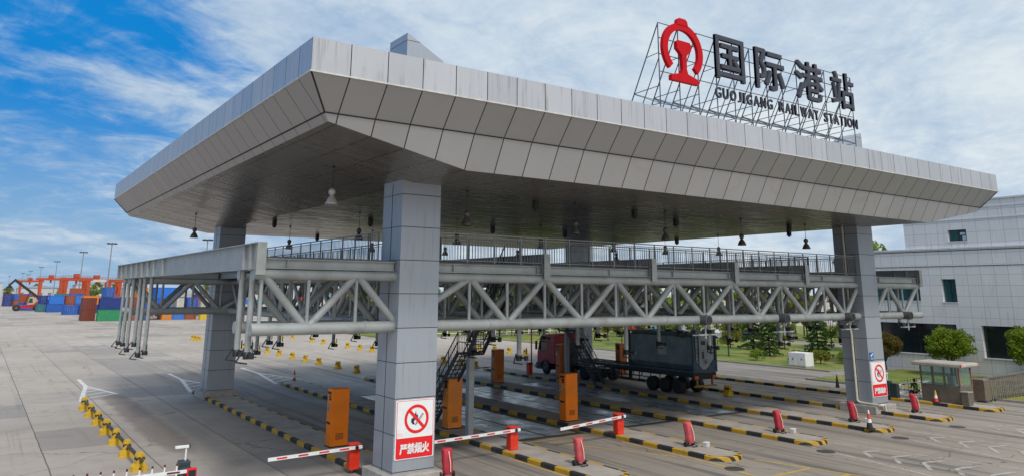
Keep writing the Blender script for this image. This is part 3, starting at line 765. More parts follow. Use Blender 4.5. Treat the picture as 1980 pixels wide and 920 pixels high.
LD = [('hanging below the left roof edge, clear of the pillars', 11.64, 54.45), ('just left of the big front pillar, largest of all', 11.61, 29.72), ('above the left end of the left railing', 17.93, 53.55), ('left of the front pillar, above the railing midway', 17.92, 41.3),
      ('just right of the big front pillar near the front soffit', 17.83, 29.1), ('above the second stub of the front railing, near the front soffit', 24.8, 29.8), ('above the front railing below the first letters of the roof sign', 31.5, 29.9), ('above the front railing over the tank container', 38.4, 30.1), ('over the white cabinet, nearest the right pillar', 44.6, 29.8),
      ('small and far, seen through the railing left of the right pillar', 47.5, 39.5), ('deep under the roof, low behind the railing, right of front pillar', 31.06, 54.0), ('deep under the roof at the far right back corner', 47.5, 51.3), ('seen through the railing just left of the front pillar', 24.2, 53.2), ('seen behind the middle of the front railing', 43.3, 41.2),
      ('in the middle of the dark soffit right of the front pillar', 24.6, 41.3), ('in the middle of the dark soffit behind the railing', 31.2, 41.2), ('at mid depth under the dark soffit to the right', 37.9, 41.2), ('at the far back under the soffit, middle right', 38.2, 53.8)]
for i, (d, x, y) in enumerate(LD):
    l = 'pendant lamp ' + d
    z = ZS if x > 14.8 else ZS+(14.8-x)/(14.8-xe0)*(ze-ZS)
    if i == 0: lp.location = (x, y, z-.003); lp['label'] = l; lp['group'] = 'pendant lamps under the canopy'
    elif i == 1:
        q = dup(lp, (x, y, z-.003), 0, l, 'pendant lamps under the canopy')
        for c in q.children:
            if not c.name.startswith('cord'):
                c.data = c.data.copy(); c.data.materials[0] = t_lamp2
    else: dup(lp, (x, y, z-.003), 0, l, 'pendant lamps under the canopy')

# ================================================================== ISLANDS
def kerb_stripe():
    m, k, b = newmat('striped kerb paint'); v = k.n('ShaderNodeTexCoord').outputs['Object']; s = k.n('ShaderNodeSeparateXYZ', {0: v})
    nose = k.m('LESS_THAN', s.outputs[1], .9)
    t = k.m('FRACT', k.m('MULTIPLY', s.outputs[1], .5))
    a = k.m('LESS_THAN', t, .5)
    d = k.m('FRACT', k.m('MULTIPLY', k.m('ADD', k.m('ADD', s.outputs[0], k.m('MULTIPLY', s.outputs[1], .6)), k.m('MULTIPLY', s.outputs[2], .75)), 1.9)); bb = k.m('LESS_THAN', d, .5)
    f = k.n('ShaderNodeMix', {0: nose, 2: a, 3: bb}).outputs[0]
    w = k.ramp(k.noise(v, 1.6, 8, .7, .5), .48, .72)
    c = k.mix(f, (.022,.025,.028), (.52,.30,.012)); c = k.mix(k.m('MULTIPLY', w, .5), c, (.14,.11,.07))
    k.t.links.new(c, b.inputs['Base Color']); b.inputs['Roughness'].default_value = .65
    return m
ks = kerb_stripe(); isl_top = mat('island paving', (.33,.30,.265), .85, 0, .15, .8, grime=.45, gcol=(.15,.13,.11), gscale=.6)
IS = [(14.15, 62.5, 'passing the big front pillar'), (21.4, 64.2, 'under the staircase, second from the left'), (28.65, 64.0, 'third from the left, holding a tall orange kiosk'), (35.5, 66.0, 'fourth from the left'), (42.0, 65.5, 'fifth from the left, beside the parked truck'), (48.75, 66, 'carrying the far right pillar'), (55.75, 66, 'rightmost, with the guard booth')]
for i, (x, yend, d) in enumerate(IS):
    w = 2.02; y0 = 24.3 if i else 22.0
    t = thing('traffic_island', 'raised lane island with striped kerb, '+d, 'traffic island', (x+w/2, y0, 0), group='traffic islands between the lanes')
    def outline(ins, n=6):
        r = .85-ins; pts = []
        for cx_, cy_, s0 in ((x+w-.85, yend-.85, 0), (x+.85, yend-.85, 90), (x+.85, y0+.85, 180), (x+w-.85, y0+.85, 270)):
            for q in range(n+1): a = R(s0+90*q/n); pts.append((cx_+r*math.cos(a), cy_+r*math.sin(a)))
        return pts
    hgt = .2
    mb = MB(); O, I, I2 = outline(0), outline(.04), outline(.20); n_ = len(O); 
    ring = [(p[0],p[1],0) for p in O]+[(p[0],p[1],hgt-.03) for p in O]+[(p[0],p[1],hgt) for p in I]+[(p[0],p[1],hgt) for p in I2]
    fs = []
    for j in range(3):
        for q in range(n_): fs.append((j*n_+q, j*n_+(q+1) % n_, (j+1)*n_+(q+1) % n_, (j+1)*n_+q))
    mb.add(ring, fs); mb.build('kerb', ks, t)
    mb = MB(); mb.poly([(p[0], p[1], hgt-.004) for p in outline(.19)]); mb.build('top', isl_top, t)
# weighing plates in the lanes
def plate_mat():
    m, k, b = newmat('wet weighing plate'); v = k.n('ShaderNodeTexCoord').outputs['Object']
    n = k.noise(v, .5, 6, .6, .5); c = k.mix(k.ramp(n, .35, .65), (.22,.27,.30), (.33,.385,.42)); c = k.mix(k.m('MULTIPLY', k.ramp(k.noise(v, 2.5, 7, .7), .5, .7), .5), c, (.07,.065,.06))  # pale blue in the base colour stands for reflected sky
    k.t.links.new(c, b.inputs['Base Color']); b.inputs['Metallic'].default_value = .15
    k.t.links.new(k.m('ADD', .20, k.m('MULTIPLY', k.ramp(k.noise(v, .8, 6, .65), .3, .7), .25)), b.inputs['Roughness'])
    return m
pm = plate_mat(); wl = ['in the lane right of the front pillar', 'in the third lane, between the two orange kiosks', 'in the lane right of the long orange kiosk', 'under the parked truck']
for i, x in enumerate((16.9, 24.0, 31.1, 37.9)):
    if i == 0: continue
    t = thing('weighing_platform', 'wet steel weighing plates ' + wl[i], 'weighbridge', (x, 34, 0), group='weighing plates in the lanes')
    mb = MB()
    for a in range(6):
        ya = 34.0+a*3.3
        for xa in (0, 2.12): mb.box(x+xa, x+xa+1.95, ya, ya+3.285, .004, .016)
    mb.build('plate', pm, t)
    mb = MB()
    for a, b_, c_, d in ((x-.2, x-.005, 33.8, 54), (x+4.1, x+4.28, 33.8, 54), (x-.2, x+4.28, 33.45, 33.79), (x-.2, x+4.28, 53.9, 54.2)): mb.box(a, b_, c_, d, .003, .02)
    mb.box(x+1.96, x+2.11, 33.8, 53.88, .003, .009); mb.build('edge_frame', mat('rusty edge steel', (.06,.052,.045), .6, .3), t)

# ================================================================== KIOSKS, BARRIERS, COVERED TROLLEYS
def kiosk(x, y, label, h=2.66, m1=orange, m2=orange_d, w=.9, d=.62):
    """double height card kiosk: x,y is the centre on the island, front to -X lane side"""
    z = .2
    t = thing('card_kiosk', label, 'kiosk', (x, y, z), group='tall orange card kiosks')
    mb = MB(); mb.cur = 0; mb.bbox(x-w/2, x+w/2, y-d/2, y+d/2, z, z+h, .02); b_ = mb.build('cabinet', m1, t)
    mb = MB(); mb.bbox(x-w/2-.012, x-w/2+.004, y-d/2+.04, y+d/2-.04, z+1.45, z+h-.06, .003); mb.bbox(x-w/2-.012, x-w/2+.004, y-d/2+.04, y+d/2-.04, z+.12, z+1.38, .003); mb.build('front_door', m2 if m2 is not orange_d else m1, t)
    mb = MB(); mb.box(x-w/2-.03, x-w/2-.013, y-.2, y+.2, z+h-.24, z+h-.13); mb.box(x-w/2-.03, x-w/2-.013, y-.2, y+.0, z+h-.52, z+h-.44); mb.box(x-w/2-.03, x-w/2-.013, y-.2, y+.2, z+1.04, z+1.14); mb.build('slot', black, t)
    mb = MB(); mb.bbox(x-w/2-.06, x-w/2-.013, y-.0, y+.16, z+h-1.0, z+h-.72, .01); mb.tube((x-w/2-.03, y-.15, z+h-.8), (x-w/2-.03, y-.15, z+h-.7), .04, 10); mb.build('card_reader', galv, t)
    mb = MB(); mb.box(x-w/2-.03, x+w/2+.03, y-d/2-.03, y+d/2+.03, z-.004, z+.05); mb.build('base', blackmet, t)
    mb = MB(); mb.bbox(x-w/2-.026, x-w/2-.013, y-.17, y+.05, z+h-.42, z+h-.28, .004); mb.build('screen', glass_d, t)
    mb = MB()
    for i in range(5): mb.box(x-.2, x+.2, y-d/2-.008, y-d/2-.001, z+.35+i*.06, z+.375+i*.06)
    mb.build('vent', blackmet, t)
    return t
kiosk(15.25, 36.6, 'tall bright orange card kiosk left of the big front pillar')
kiosk(22.45, 37.8, 'tall orange kiosk with sooty base beside the grey column, just right of the front pillar', m1=mat('orange sooty', (.74,.215,.01), .4, 0, .12, .8, grime=.8, gcol=(.03,.022,.015), gscale=.5))
kiosk(29.45, 36.2, 'tall orange kiosk in the centre, in front of the truck, above the middle barrier arm')
kiosk(36.5, 54.2, 'dull orange kiosk further back between staircase and truck cab', m1=orange_d)
kiosk(43.1, 53.9, 'dull orange kiosk right against the red truck cab', h=2.9, m1=orange_d)
kiosk(49.6, 53.2, 'dull orange kiosk behind the gap between truck cab and tank', h=2.8, m1=orange_d)
def barrier(x, y, z, label, armdir=-1, L=4.3, up=False, h=1.05, tilt=.0, m=redbar):
    t = thing('boom_barrier', label, 'barrier', (x, y, z), group='red lane boom barriers')
    mb = MB(); mb.bbox(x-.22, x+.22, y-.19, y+.19, z, z+h-.08, .015); mb.bbox(x-.25, x+.25, y-.22, y+.22, z+h-.078, z+h, .02); mb.build('housing', m, t)
    mb = MB(); c0 = Vector((x, y-.30, z+h-.14))
    if up: d = Vector((0, 0, 1))
    else: d = Vector((armdir*.02, 0, 0)); d = Vector((armdir, 0, tilt)).normalized()
    a = c0-d*.25 if not up else c0; e = c0+d*L
    mb.cur = 0; mb.bar(a, e, .06, .13)
    mb.cur = 1; n = int(L/.88)
    for i in range(n):
        p = c0+d*(.35+i*.88)
        for s_ in (-1, 1): mb.bar(p+Vector((0, s_*.032, 0)), p+d*.42+Vector((0, s_*.032, 0)), .006, .065)
    mb.build('arm', [white, red] if not up else [red, red], t)
    mb = MB(); mb.tube(c0+Vector((0,.1,0)), c0-Vector((0,.06,0)), .08, 10); mb.build('pivot', blackmet, t)
    return t
barrier(14.05, 31.8, .15, 'orange red boom barrier half hidden left of the big front pillar, arm lowered', L=3.75, tilt=-.02)
barrier(21.9, 31.2, .2, 'orange red boom barrier right of the front pillar, arm lowered towards the notice', L=4.6, tilt=-.02)
barrier(28.95, 31.4, .2, 'orange red boom barrier in the centre, arm lowered in front of the orange kiosk', L=4.2, tilt=-.06)
barrier(42.6, 58.0, .2, 'slim red boom barrier left of the truck cab with its arm raised upright', L=3.6, up=True)
barrier(35.9, 57.6, .2, 'small dull red boom barrier far back behind the staircase column', L=3.2, m=mat('dull red', (.22,.04,.02), .5), armdir=1)
bagm = mat('faded red cover', (.50,.075,.085), .75, 0, .22, 2.0, bump=.35, bs=9, grime=.3, gcol=(.34,.13,.12))
bagm2 = mat('red cover', (.40,.022,.04), .7, 0, .2, 2.0, bump=.35, bs=9)
pipng = mat('cover piping', (.72,.62,.50), .7)
def trolley(x, y, z, label, m, rz=0, boxy=True):
    t = thing('covered_trolley', label, 'extinguisher trolley', (0,0,0), group='red covered extinguisher trolleys on the island noses')
    mb = MB(); n = 20; rings = []
    prof = [(.21,.19,.15,.0),(.245,.22,.22,0),(.235,.215,.42,.02),(.255,.225,.62,.04),(.24,.21,.84,.08),(.245,.215,1.02,.12),(.245,.205,1.085,.13),(.21,.17,1.11,.135),(.05,.05,1.115,.135)]
    vs = []
    for j, (a, b_, h_, dy) in enumerate(prof):
        for i in range(n):
            th = 2*math.pi*i/n; q = (1+.035*math.sin(3*th+j*1.7)+.02*math.sin(7*th+j*2.9))*.86
            sq = 1/max(abs(math.cos(th)), abs(math.sin(th)))**.85
            vs.append((a*q*sq*math.cos(th)*.92, dy+b_*q*sq*math.sin(th)*.92, h_))
    fs = [(j*n+i, j*n+(i+1) % n, (j+1)*n+(i+1) % n, (j+1)*n+i) for j in range(len(prof)-1) for i in range(n)]
    mb.add(vs, fs, True); mb.add(vs[-n:], [list(range(n))]); mb.add(vs[:n], [list(range(n))[::-1]]); mb.build('cover', m, t, local=True)
    mb = MB(); mb.path([(.03,-.245,.28),(.03,-.22,.6),(.0,-.15,.88),(.0,-.08,1.02)], .018, 6); mb.build('piping', pipng, t, local=True)
    mb = MB(); mb.tube((-.26,.05,.12),(.26,.05,.12),.02,6); mb.bar((-.18,-.32,.03),(-.18,.1,.16),.03); mb.bar((.18,-.32,.03),(.18,.1,.16),.03); mb.bar((-.18,-.32,.03),(.18,-.32,.03),.03); mb.build('frame', blackmet, t, local=True)
    for sx in (-.29, .29):
        mb = MB(); mb.lathe((sx,.05,.12), [(.05,-.03),(.12,-.03),(.12,.03),(.05,.03)], 14, axis=0); mb.build('wheel', tyre, t, local=True)
    t.location = (x, y, z); t.rotation_euler = (0, 0, rz)
    return t
BG = [(16.5, 28.05, bagm2, 'red covered trolley cropped by the bottom edge beside the front pillar'), (22.46, 26.86, bagm, 'faded pink red covered trolley at the bottom centre, standing alone'), (29.68, 27.08, bagm, 'pinkish red covered trolley with pale stripe near the third island nose, white box beside it'), (36.58, 26.94, bagm2, 'crimson covered trolley on the fourth island nose, left of the right pillar'), (43.33, 26.7, bagm2, 'crimson covered trolley directly before the right pillar'), (50.07, 26.54, bagm2, 'small crimson covered trolley between right pillar and guard booth')]
for i, (x, y, m, l) in enumerate(BG): trolley(x, y, .2, l, m, R(-6+7*(i % 3)))
for i, (x, y, l) in enumerate(((30.25, 26.55, 'beside the third covered trolley from the left'), (37.15, 26.5, 'beside the trolley on the fourth island nose'), (43.9, 26.2, 'beside the trolley before the right pillar'))):
    t = thing('white_box', 'small white box on the ground '+l, 'box', (x, y, .2), R(12), group='small white boxes on the island noses')
    mb = MB(); mb.bbox(-.16,.16,-.11,.11,0,.19,.012); mb.build('body', mat('grey white box', (.48,.48,.47), .5, 0, .1, grime=.3), t, local=True)
    mb = MB(); mb.bbox(-.17,.17,-.12,.12,.1905,.215,.008); mb.build('lid', white, t, local=True)

# traffic cones
cone_r = mat('cone red', (.66,.05,.02), .5)
def cone(x, y, z, label, mats, h=.85):
    t = thing('traffic_cone', label, 'traffic cone', (x, y, z), group='traffic cones')
    mb = MB(); mb.bbox(-.22,.22,-.22,.22,0,.05,.01); mb.build('base', black, t, local=True)
    for (n_, z0, z1, m) in mats:
        f = lambda q: .17-.14*q
        mb = MB(); mb.lathe((0,0,0), [(f(z0), .05+h*z0), (f(z1), .05+h*z1)], 14); mb.build(n_, m, t, local=True)
    return t
cone(41.9, 24.9, .2, 'red and white traffic cone on the fifth island nose, before the right pillar', (('lower_cone', 0, .3, black), ('white_band', .3, .5, white), ('red_band', .5, .8, cone_r), ('tip', .8, 1, white)), .95)
cone(58.3, 37.1, 0, 'all black traffic cone standing on the road left of the right pillar', (('body', 0, 1, blackmet),), 1.1)
cone(22.9, 64.7, .0, 'red traffic cone with white band at the far end of the second island', (('lower_cone', 0, .35, cone_r), ('white_band', .35, .6, white), ('tip', .6, 1, cone_r)), .95)
cone(56.05, 28.2, .2, 'red, white and yellow traffic cone against the guard booth wall', (('lower_cone', 0, .3, cone_r), ('white_band', .3, .6, white), ('tip', .6, 1, yellow)), .75)

# yellow concrete barrier blocks
def stripe_block():
    m, k, b = newmat('hazard block paint'); v = k.n('ShaderNodeTexCoord').outputs['Object']; s = k.n('ShaderNodeSeparateXYZ', {0: v})
    d = k.m('FRACT', k.m('MULTIPLY', k.m('ADD', k.m('ABSOLUTE', s.outputs[0]), k.m('MULTIPLY', s.outputs[2], 1.0)), 3.3))
    band = k.m('MULTIPLY', k.m('MULTIPLY', k.m('LESS_THAN', d, .36), k.m('GREATER_THAN', s.outputs[2], .34)), k.m('LESS_THAN', s.outputs[2], .60))
    w = k.ramp(k.noise(v, 5, 7, .7), .5, .72)
    c = k.mix(band, (.60,.37,.012), (.03,.027,.02)); c = k.mix(k.m('MULTIPLY', w, .55), c, (.17,.11,.03))
    k.t.links.new(c, b.inputs['Base Color']); b.inputs['Roughness'].default_value = .7
    return m
sb = stripe_block()
bp = thing('barrier_block', 'x', 'barrier block', (0,0,0))
mb = MB(); mb.prism([(-.31,0),(.31,0),(.28,.20),(.17,.30),(.15,.62),(.10,.74),(-.10,.74),(-.15,.62),(-.17,.30),(-.28,.20)], 1, -.24, .24)
mb.build('block', sb, bp, local=True)
mb = MB(); mb.tube((0,-.36,.50),(0,.36,.50),.06,10); mb.build('pipe_sleeve', yellow, bp, local=True)
fb = [True]
def block(x, y, label, group, rz=0):
    if fb[0]: bp.location = (x, y, 0); bp.rotation_euler = (0,0,rz); bp['label'] = label; bp['group'] = group; fb[0] = False
    else: dup(bp, (x, y, 0), rz, label, group)
for i in range(7): block(6.62, 57.4-3.38*i, 'yellow concrete block, number %d from far end, left foreground row' % (i+1), 'yellow blocks in the left foreground row', R(rnd.uniform(-6,6)))
t = tag(MB().prism([(6.56,.46),(6.68,.46),(6.68,.56),(6.56,.56)], 1, 57.5, 36.5).build('link_rail', mat('black yellow rail', (.05,.045,.03), .6)), 'dark rail threaded through the yellow blocks at lower left', 'rail')
for i, y in enumerate((106, 100.5, 96.2, 91.6, 87, 82.8, 78.8, 73.6, 69.0)): block(30.4, y, 'yellow concrete block, number %d from far end, row left of front pillar' % (i+1), 'yellow blocks in the row beyond the third island', R(rnd.uniform(-8,8)))
for i, y in enumerate((127, 121.8, 113.4, 108.5, 104.2, 99.6, 95.5, 91.8, 86.7, 82.0, 77.5, 73.5, 69.9, 67.0)): block(42.4, y, 'yellow concrete block, number %d from far end, row behind the staircase' % (i+1), 'yellow blocks in the row beyond the fifth island', R(rnd.uniform(-8,8)))
for i, y in enumerate((128.3, 126.2, 124.0)): block(28.7, y, 'yellow concrete block, %s of three left of the back pillar' % ('farthest','middle','nearest')[i], 'three yellow blocks left of the back pillar', R(rnd.uniform(-8,8)))
for i, y in enumerate((88, 84.3, 81.0, 77.5)): block(56.3, y, 'yellow concrete block, number %d from far end, row left of truck cab' % (i+1), 'yellow blocks in the row left of the truck cab', R(rnd.uniform(-8,8)))
block(47.6, 39.4, 'yellow concrete block directly behind the tail of the tank truck', 'yellow block behind the truck')

# fence boom gates with camera
def boom_gate(x, y, z, label, armx, side):
    t = thing('fence_boom_gate', label, 'barrier', (x, y, z), group='fence boom gates with number plate camera')
    mb = MB(); mb.bbox(x-.2, x+.2, y+.05, y+.5, z, z+1.15, .03); mb.bbox(x-.17, x+.17, y-.48, y+.04, z, z+1.0, .03); mb.build('housing', mat('charcoal green housing', (.03,.045,.05), .4), t)
    if side < 0:
        mb = MB(); mb.bbox(x-.06, x+.28, y-.66, y-.49, z+.55, z+1.02, .02); dsp = mb.build('display', sign_red, t)
        mb = MB(); mb.box(x-.02, x+.24, y-.668, y-.661, z+.60, z+.96); mb.build('screen', glass_d, dsp)
    mb = MB(); mb.bar((x+.0, y-.55, z+.92), (armx, y-.55, z+.92), .05, .12); mb.bar((x, y-.55, z+.35), (armx, y-.55, z+.35), .04, .06); ln = abs(armx-x); n = int(ln/.42)
    sg = 1 if armx > x else -1
    for i in range(1, n+1): mb.tube((x+sg*i*.42, y-.55, z+.2), (x+sg*i*.42, y-.55, z+1.15), .032, 8)
    mb.build('fence_arm', white, t)
    mb = MB()
    for i in range(1, n+1): mb.tube((x+sg*i*.42, y-.55, z+1.151), (x+sg*i*.42, y-.55, z+1.23), .036, 8)
    for i in range(0, n, 3): mb.bar((x+sg*(i*.42+.3), y-.582, z+.92), (x+sg*(i*.42+.75), y-.582, z+.92), .01, .06)
    mb.build('post_cap', mat('cap dark red', (.10,.02,.02), .5), t)
    mb = MB(); mb.tube((x+.05, y+.3, z+1.151), (x+.05, y+.3, z+1.58), .035, 8); mb.build('camera_pole', white, t)
    mb = MB(); mb.bbox(x-.36, x+.14, y+.24, y+.37, z+1.585, z+1.69, .015); mb.build('camera', white, t)
    mb = MB(); mb.box(x+.141, x+.19, y+.245, y+.365, z+1.59, z+1.685); mb.build('lens_hood', black, t)
    return t
boom_gate(7.35, 32.1, .0, 'white fence boom gate with camera post cropped at the lower left edge', 2.9, -1)
boom_gate(55.95, 31.25, .2, 'white fence boom gate with dark housing behind the guard booth', 60.5, 1)

# ================================================================== GUARD BOOTH, PERSON, FOLDING GATE
bt = thing('guard_booth', 'small brown steel guard booth with wide flat roof and glass all round', 'booth', (57.3, 28.0, .2))
bx0, bx1, by0, by1 = 56.35, 58.15, 26.6, 29.3; z = .2
brown = mat('booth brown steel', (.19,.165,.135), .35, .4, .12, grime=.2)
mb = MB(); mb.bbox(bx0, bx1, by0, by1, z, z+1.15, .02); mb.build('lower_wall', brown, bt)
mb = MB()
for x in (bx0+.05, bx1-.05):
    for y in (by0+.05, (by0+by1)/2-.3, (by0+by1)/2+.5, by1-.05): MB().box(x-.045, x+.045, y-.045, y+.045, z+1.151, z+2.4).build('post', brown, bt)
def seeglass():
    m, k, b = newmat('booth glass'); b.inputs['Base Color'].default_value = (.75,.88,.85,1); b.inputs['Roughness'].default_value = .02
    b.inputs['Transmission Weight'].default_value = .92; b.inputs['IOR'].default_value = 1.08
    return m
sg_ = seeglass()
mb = MB()
for x in (bx0+.05, bx1-.05): mb.box(x-.006, x+.006, by0+.1, by1-.1, z+1.17, z+2.38)
for y in (by0+.05, by1-.05): mb.box(bx0+.1, bx1-.1, y-.006, y+.006, z+1.17, z+2.38)
mb.build('window', sg_, bt)
mb = MB(); mb.bbox(bx0-.38, bx1+.38, by0-.38, by1+.38, z+2.41, z+2.68, .07); mb.build('roof', mat('booth roof', (.42,.385,.335), .5, .1), bt)
mb = MB()
for i in range(6):
    for y in (by0-.02,):
        mb.box(bx0+.0, bx0+.1, y, y+.02, z+1.17+i*.2, z+1.26+i*.2); mb.box(bx1-.1, bx1, y, y+.02, z+1.17+i*.2, z+1.26+i*.2)
for (x, y) in ((bx0-.385, by0-.385), (bx1+.3, by0-.385)): mb.box(x, x+.09, y, y+.09, z+2.45, z+2.66)
mb.build('red_marking', mat('reflector red', (.6,.1,.1), .4), bt)
mb = MB(); mb.box(bx0+.4, bx1-.3, by0+.5, by0+1.2, z+1.16, z+1.2); mb.box(bx0+.6, bx0+1.0, by0+.7, by0+1.1, z+1.21, z+1.75); mb.build('desk', mat('desk grey', (.25,.28,.3), .5), bt)
t = thing('litter_bin', 'grey brown litter bin standing against the booth corner', 'bin', (56.25, 25.95, .2))
mb = MB(); mb.bbox(56.05,56.65,26.0,26.5,.2,1.0,.03); mb.build('body', brown, t)
mb = MB(); mb.bbox(56.0,56.7,25.96,26.54,1.001,1.1,.03); mb.build('lid', mat('bin lid', (.28,.26,.24), .5), t)
t = thing('folding_gate', 'long stainless steel retractable lattice gate running right from its box head', 'gate', (60.5, 27.2, 0))
mb = MB(); mb.bbox(60.25, 61.15, 26.75, 27.7, .12, 1.6, .05); mb.build('head_box', mat('gate head brown', (.24,.19,.15), .35, .5), t)
def gp(s_): return (61.3+s_*11.5, 27.15-.25*math.sin(s_*2.2)-.3*s_, 1.58+.22*math.sin(min(1, s_*1.2)*1.5))
mb = MB(); nb = 46
for i in range(nb):
    a = gp(i/nb); b_ = gp((i+1)/nb)
    for dy in (-.26, .26):
        mb.tube((a[0], a[1]+dy, .12), (a[0], a[1]+dy, a[2]), .036, 6)
        for zz_ in range(3):
            z0_ = .25+zz_*.42; mb.tube((a[0], a[1]+dy, z0_), (b_[0], b_[1]+dy, z0_+.42), .012, 5); mb.tube((a[0], a[1]+dy, z0_+.42), (b_[0], b_[1]+dy, z0_), .012, 5)
    mb.tube((a[0], a[1]-.26, a[2]), (a[0], a[1]+.26, a[2]), .032, 6)
mb.build('lattice', mat('gate steel', (.26,.235,.20), .4, .4, .2), t)
mb = MB()
for i in range(0, nb, 2):
    a = gp(i/nb)
    for dy in (-.26, .26): mb.lathe((a[0], a[1]+dy, .1), [(.02,-.03),(.1,-.03),(.1,.03),(.02,.03)], 10, axis=1)
mb.build('wheel', tyre, t)

# --- seated guard, seen from behind
def skin_body(name, verts, edges, radii, m, root=0, sub=2):
    me = bpy.data.meshes.new(name); me.from_pydata(verts, edges, [])
    ob = bpy.data.objects.new(name, me); COL.objects.link(ob)
    md = ob.modifiers.new('s', 'SKIN'); md.use_smooth_shade = True
    for i, r_ in enumerate(radii):
        sv = me.skin_vertices[0].data[i]; sv.radius = (r_, r_) if not isinstance(r_, tuple) else r_; sv.use_root = (i == root)
    ob.modifiers.new('u', 'SUBSURF').levels = sub; ob.modifiers['u'].render_levels = sub
    bpy.context.view_layer.update(); dg = bpy.context.evaluated_depsgraph_get()
    m2 = bpy.data.meshes.new_from_object(ob.evaluated_get(dg)); bpy.data.objects.remove(ob)
    m2.materials.clear(); m2.materials.append(m)
    for p in m2.polygons: p.use_smooth = True
    return m2
pl = Vector((56.75, 29.95, .2))
cloth_dk = mat('dark uniform', (.016,.018,.022), .85, 0, .2); skin_m = mat('skin', (.42,.24,.17), .55, 0, .05)
person = thing('person', 'seated guard in dark uniform with crossed lime reflective straps, back to the viewer', 'person', pl, R(-25))
V = [(0,0,.50),(0,-.03,.68),(0,-.02,.86),(0,.02,1.02),(0,.03,1.10),(0,.04,1.18),(0,.05,1.30),
     (-.19,.02,1.00),(-.26,.08,.78),(-.20,.30,.72),(-.17,.38,.71), (.19,.02,1.00),(.26,.08,.78),(.20,.30,.72),(.17,.38,.71),
     (-.10,.02,.48),(-.13,.42,.50),(-.13,.44,.10),(-.13,.56,.05), (.10,.02,.48),(.13,.42,.50),(.13,.44,.10),(.13,.56,.05)]
E_ = [(0,1),(1,2),(2,3),(3,4),(4,5),(5,6),(3,7),(7,8),(8,9),(9,10),(3,11),(11,12),(12,13),(13,14),(0,15),(15,16),(16,17),(17,18),(0,19),(19,20),(20,21),(21,22)]
Rr = [(.17,.12),(.16,.11),(.18,.11),(.14,.09),.055,.085,.075,.07,.05,.04,.035,.07,.05,.04,.035,.10,.075,.05,.035,.10,.075,.05,.035]
me = skin_body('body', V, E_, Rr, cloth_dk)
me.materials.append(skin_m)
for p in me.polygons:
    c = p.center
    if c.z > 1.09 or (c.y > .345 and .62 < c.z < .80): p.material_index = 1
ob = bpy.data.objects.new('body', me); COL.objects.link(ob); ob.parent = person
mb = MB(); mb.lathe((0,.035,1.245), [(.085,-.07),(.10,-.02),(.10,.06),(.09,.11),(.05,.145),(.01,.15)], 14); mb.build('hair', black, person, local=True)
mb = MB(); hi = mat('lime reflective', (.30,.75,.06), .5)
for s_ in (-1, 1):
    mb.path([(s_*.15,-.075,1.00),(s_*.08,-.125,.90),(-s_*.06,-.145,.75),(-s_*.15,-.115,.60)], .021, 6)
mb.tube((-.17,-.115,.595),(.17,-.115,.595),.022,6); mb.build('reflective_strap', hi, person, local=True)
for s_ in (-1, 1):     # five fingers on each hand, curled on the lap
    mb = MB()
    for f in range(4):
        x = s_*.17+(f-1.5)*.020; L = (.040,.048,.045,.036)[f]
        mb.tube((x,.40,.712),(x,.40+L,.706),.0095,6); mb.tube((x,.40+L,.706),(x,.40+L+.02,.688),.0088,6)
    mb.tube((s_*.17-s_*.035,.375,.715),(s_*.17-s_*.055,.41,.708),.010,6); mb.lathe((s_*.17,.385,.705), [(.02,-.014),(.042,-.006),(.042,.008),(.02,.016)], 10); mb.build('hand', skin_m, person, local=True)
ch = thing('chair', 'plain grey metal chair under the seated guard', 'chair', pl, R(-25))
mb = MB(); mb.bbox(-.23,.23,-.16,.28,.36,.40,.015); mb.build('seat', blackmet, ch, local=True)
for sx in (-.21,.21):
    for sy in (-.15,.25): mb = MB(); mb.tube((sx,sy,0),(sx,sy,.36),.016,8); mb.build('leg', galv, ch, local=True)
mb = MB(); mb.path([(-.21,-.17,.40),(-.21,-.235,.78),(.21,-.235,.78),(.21,-.17,.40)], .016, 8); mb.bbox(-.20,.20,-.225,-.205,.5,.66,.006); mb.build('backrest', galv, ch, local=True)

# ================================================================== TRUCK AND TANK CONTAINER
TX0, TX1 = 45.0, 47.65; TM = (TX0+TX1)/2
truck = thing('tractor_truck', 'red cab articulated truck with black skeletal trailer parked in the lane', 'truck', (TM, 50, 0))
cabred = mat('cab red', (.42,.008,.012), .45, .0, .1, grime=.2, gcol=(.08,.01,.015))
mb = MB(); mb.prism([(60.0,1.05),(60.02,1.5),(59.92,2.25),(59.60,3.30),(59.2,3.62),(57.6,3.72),(57.35,3.6),(57.3,1.05)], 0, TX0+.02, TX1-.02); cab = mb.build('cab', cabred, truck)
mb = MB()
for sx in (TX0+.012, TX1-.012): mb.prism([(59.75,2.22),(59.48,3.15),(58.45,3.2),(58.45,2.15),(59.3,2.05)], 0, sx-.008, sx+.008)
mb.add([(TX0+.2,59.94,2.3),(TX1-.2,59.94,2.3),(TX1-.25,59.65,3.28),(TX0+.25,59.65,3.28)], [(0,1,2,3)]); mb.build('window', glass_d, truck)
mb = MB(); mb.box(TX0-.02, TX1+.02, 58.3, 60.15, .45, 1.04); mb.box(TX0+.1,TX1-.1,60.02,60.1,1.06,2.0); mb.build('bumper', blackmet, truck)
mb = MB()
for sx in (TX0-.02, TX1+.02): 
    for i in range(8):
        a, b_ = R(180*i/8), R(180*(i+1)/8)
        mb.prism([(58.75+.72*math.cos(a), .62+.72*math.sin(a)), (58.75+.72*math.cos(b_), .62+.72*math.sin(b_)), (58.75+.6*math.cos(b_), .62+.6*math.sin(b_)), (58.75+.6*math.cos(a), .62+.6*math.sin(a))], 0, sx-.1, sx+.25)
mb.build('mudguard', blackmet, truck)
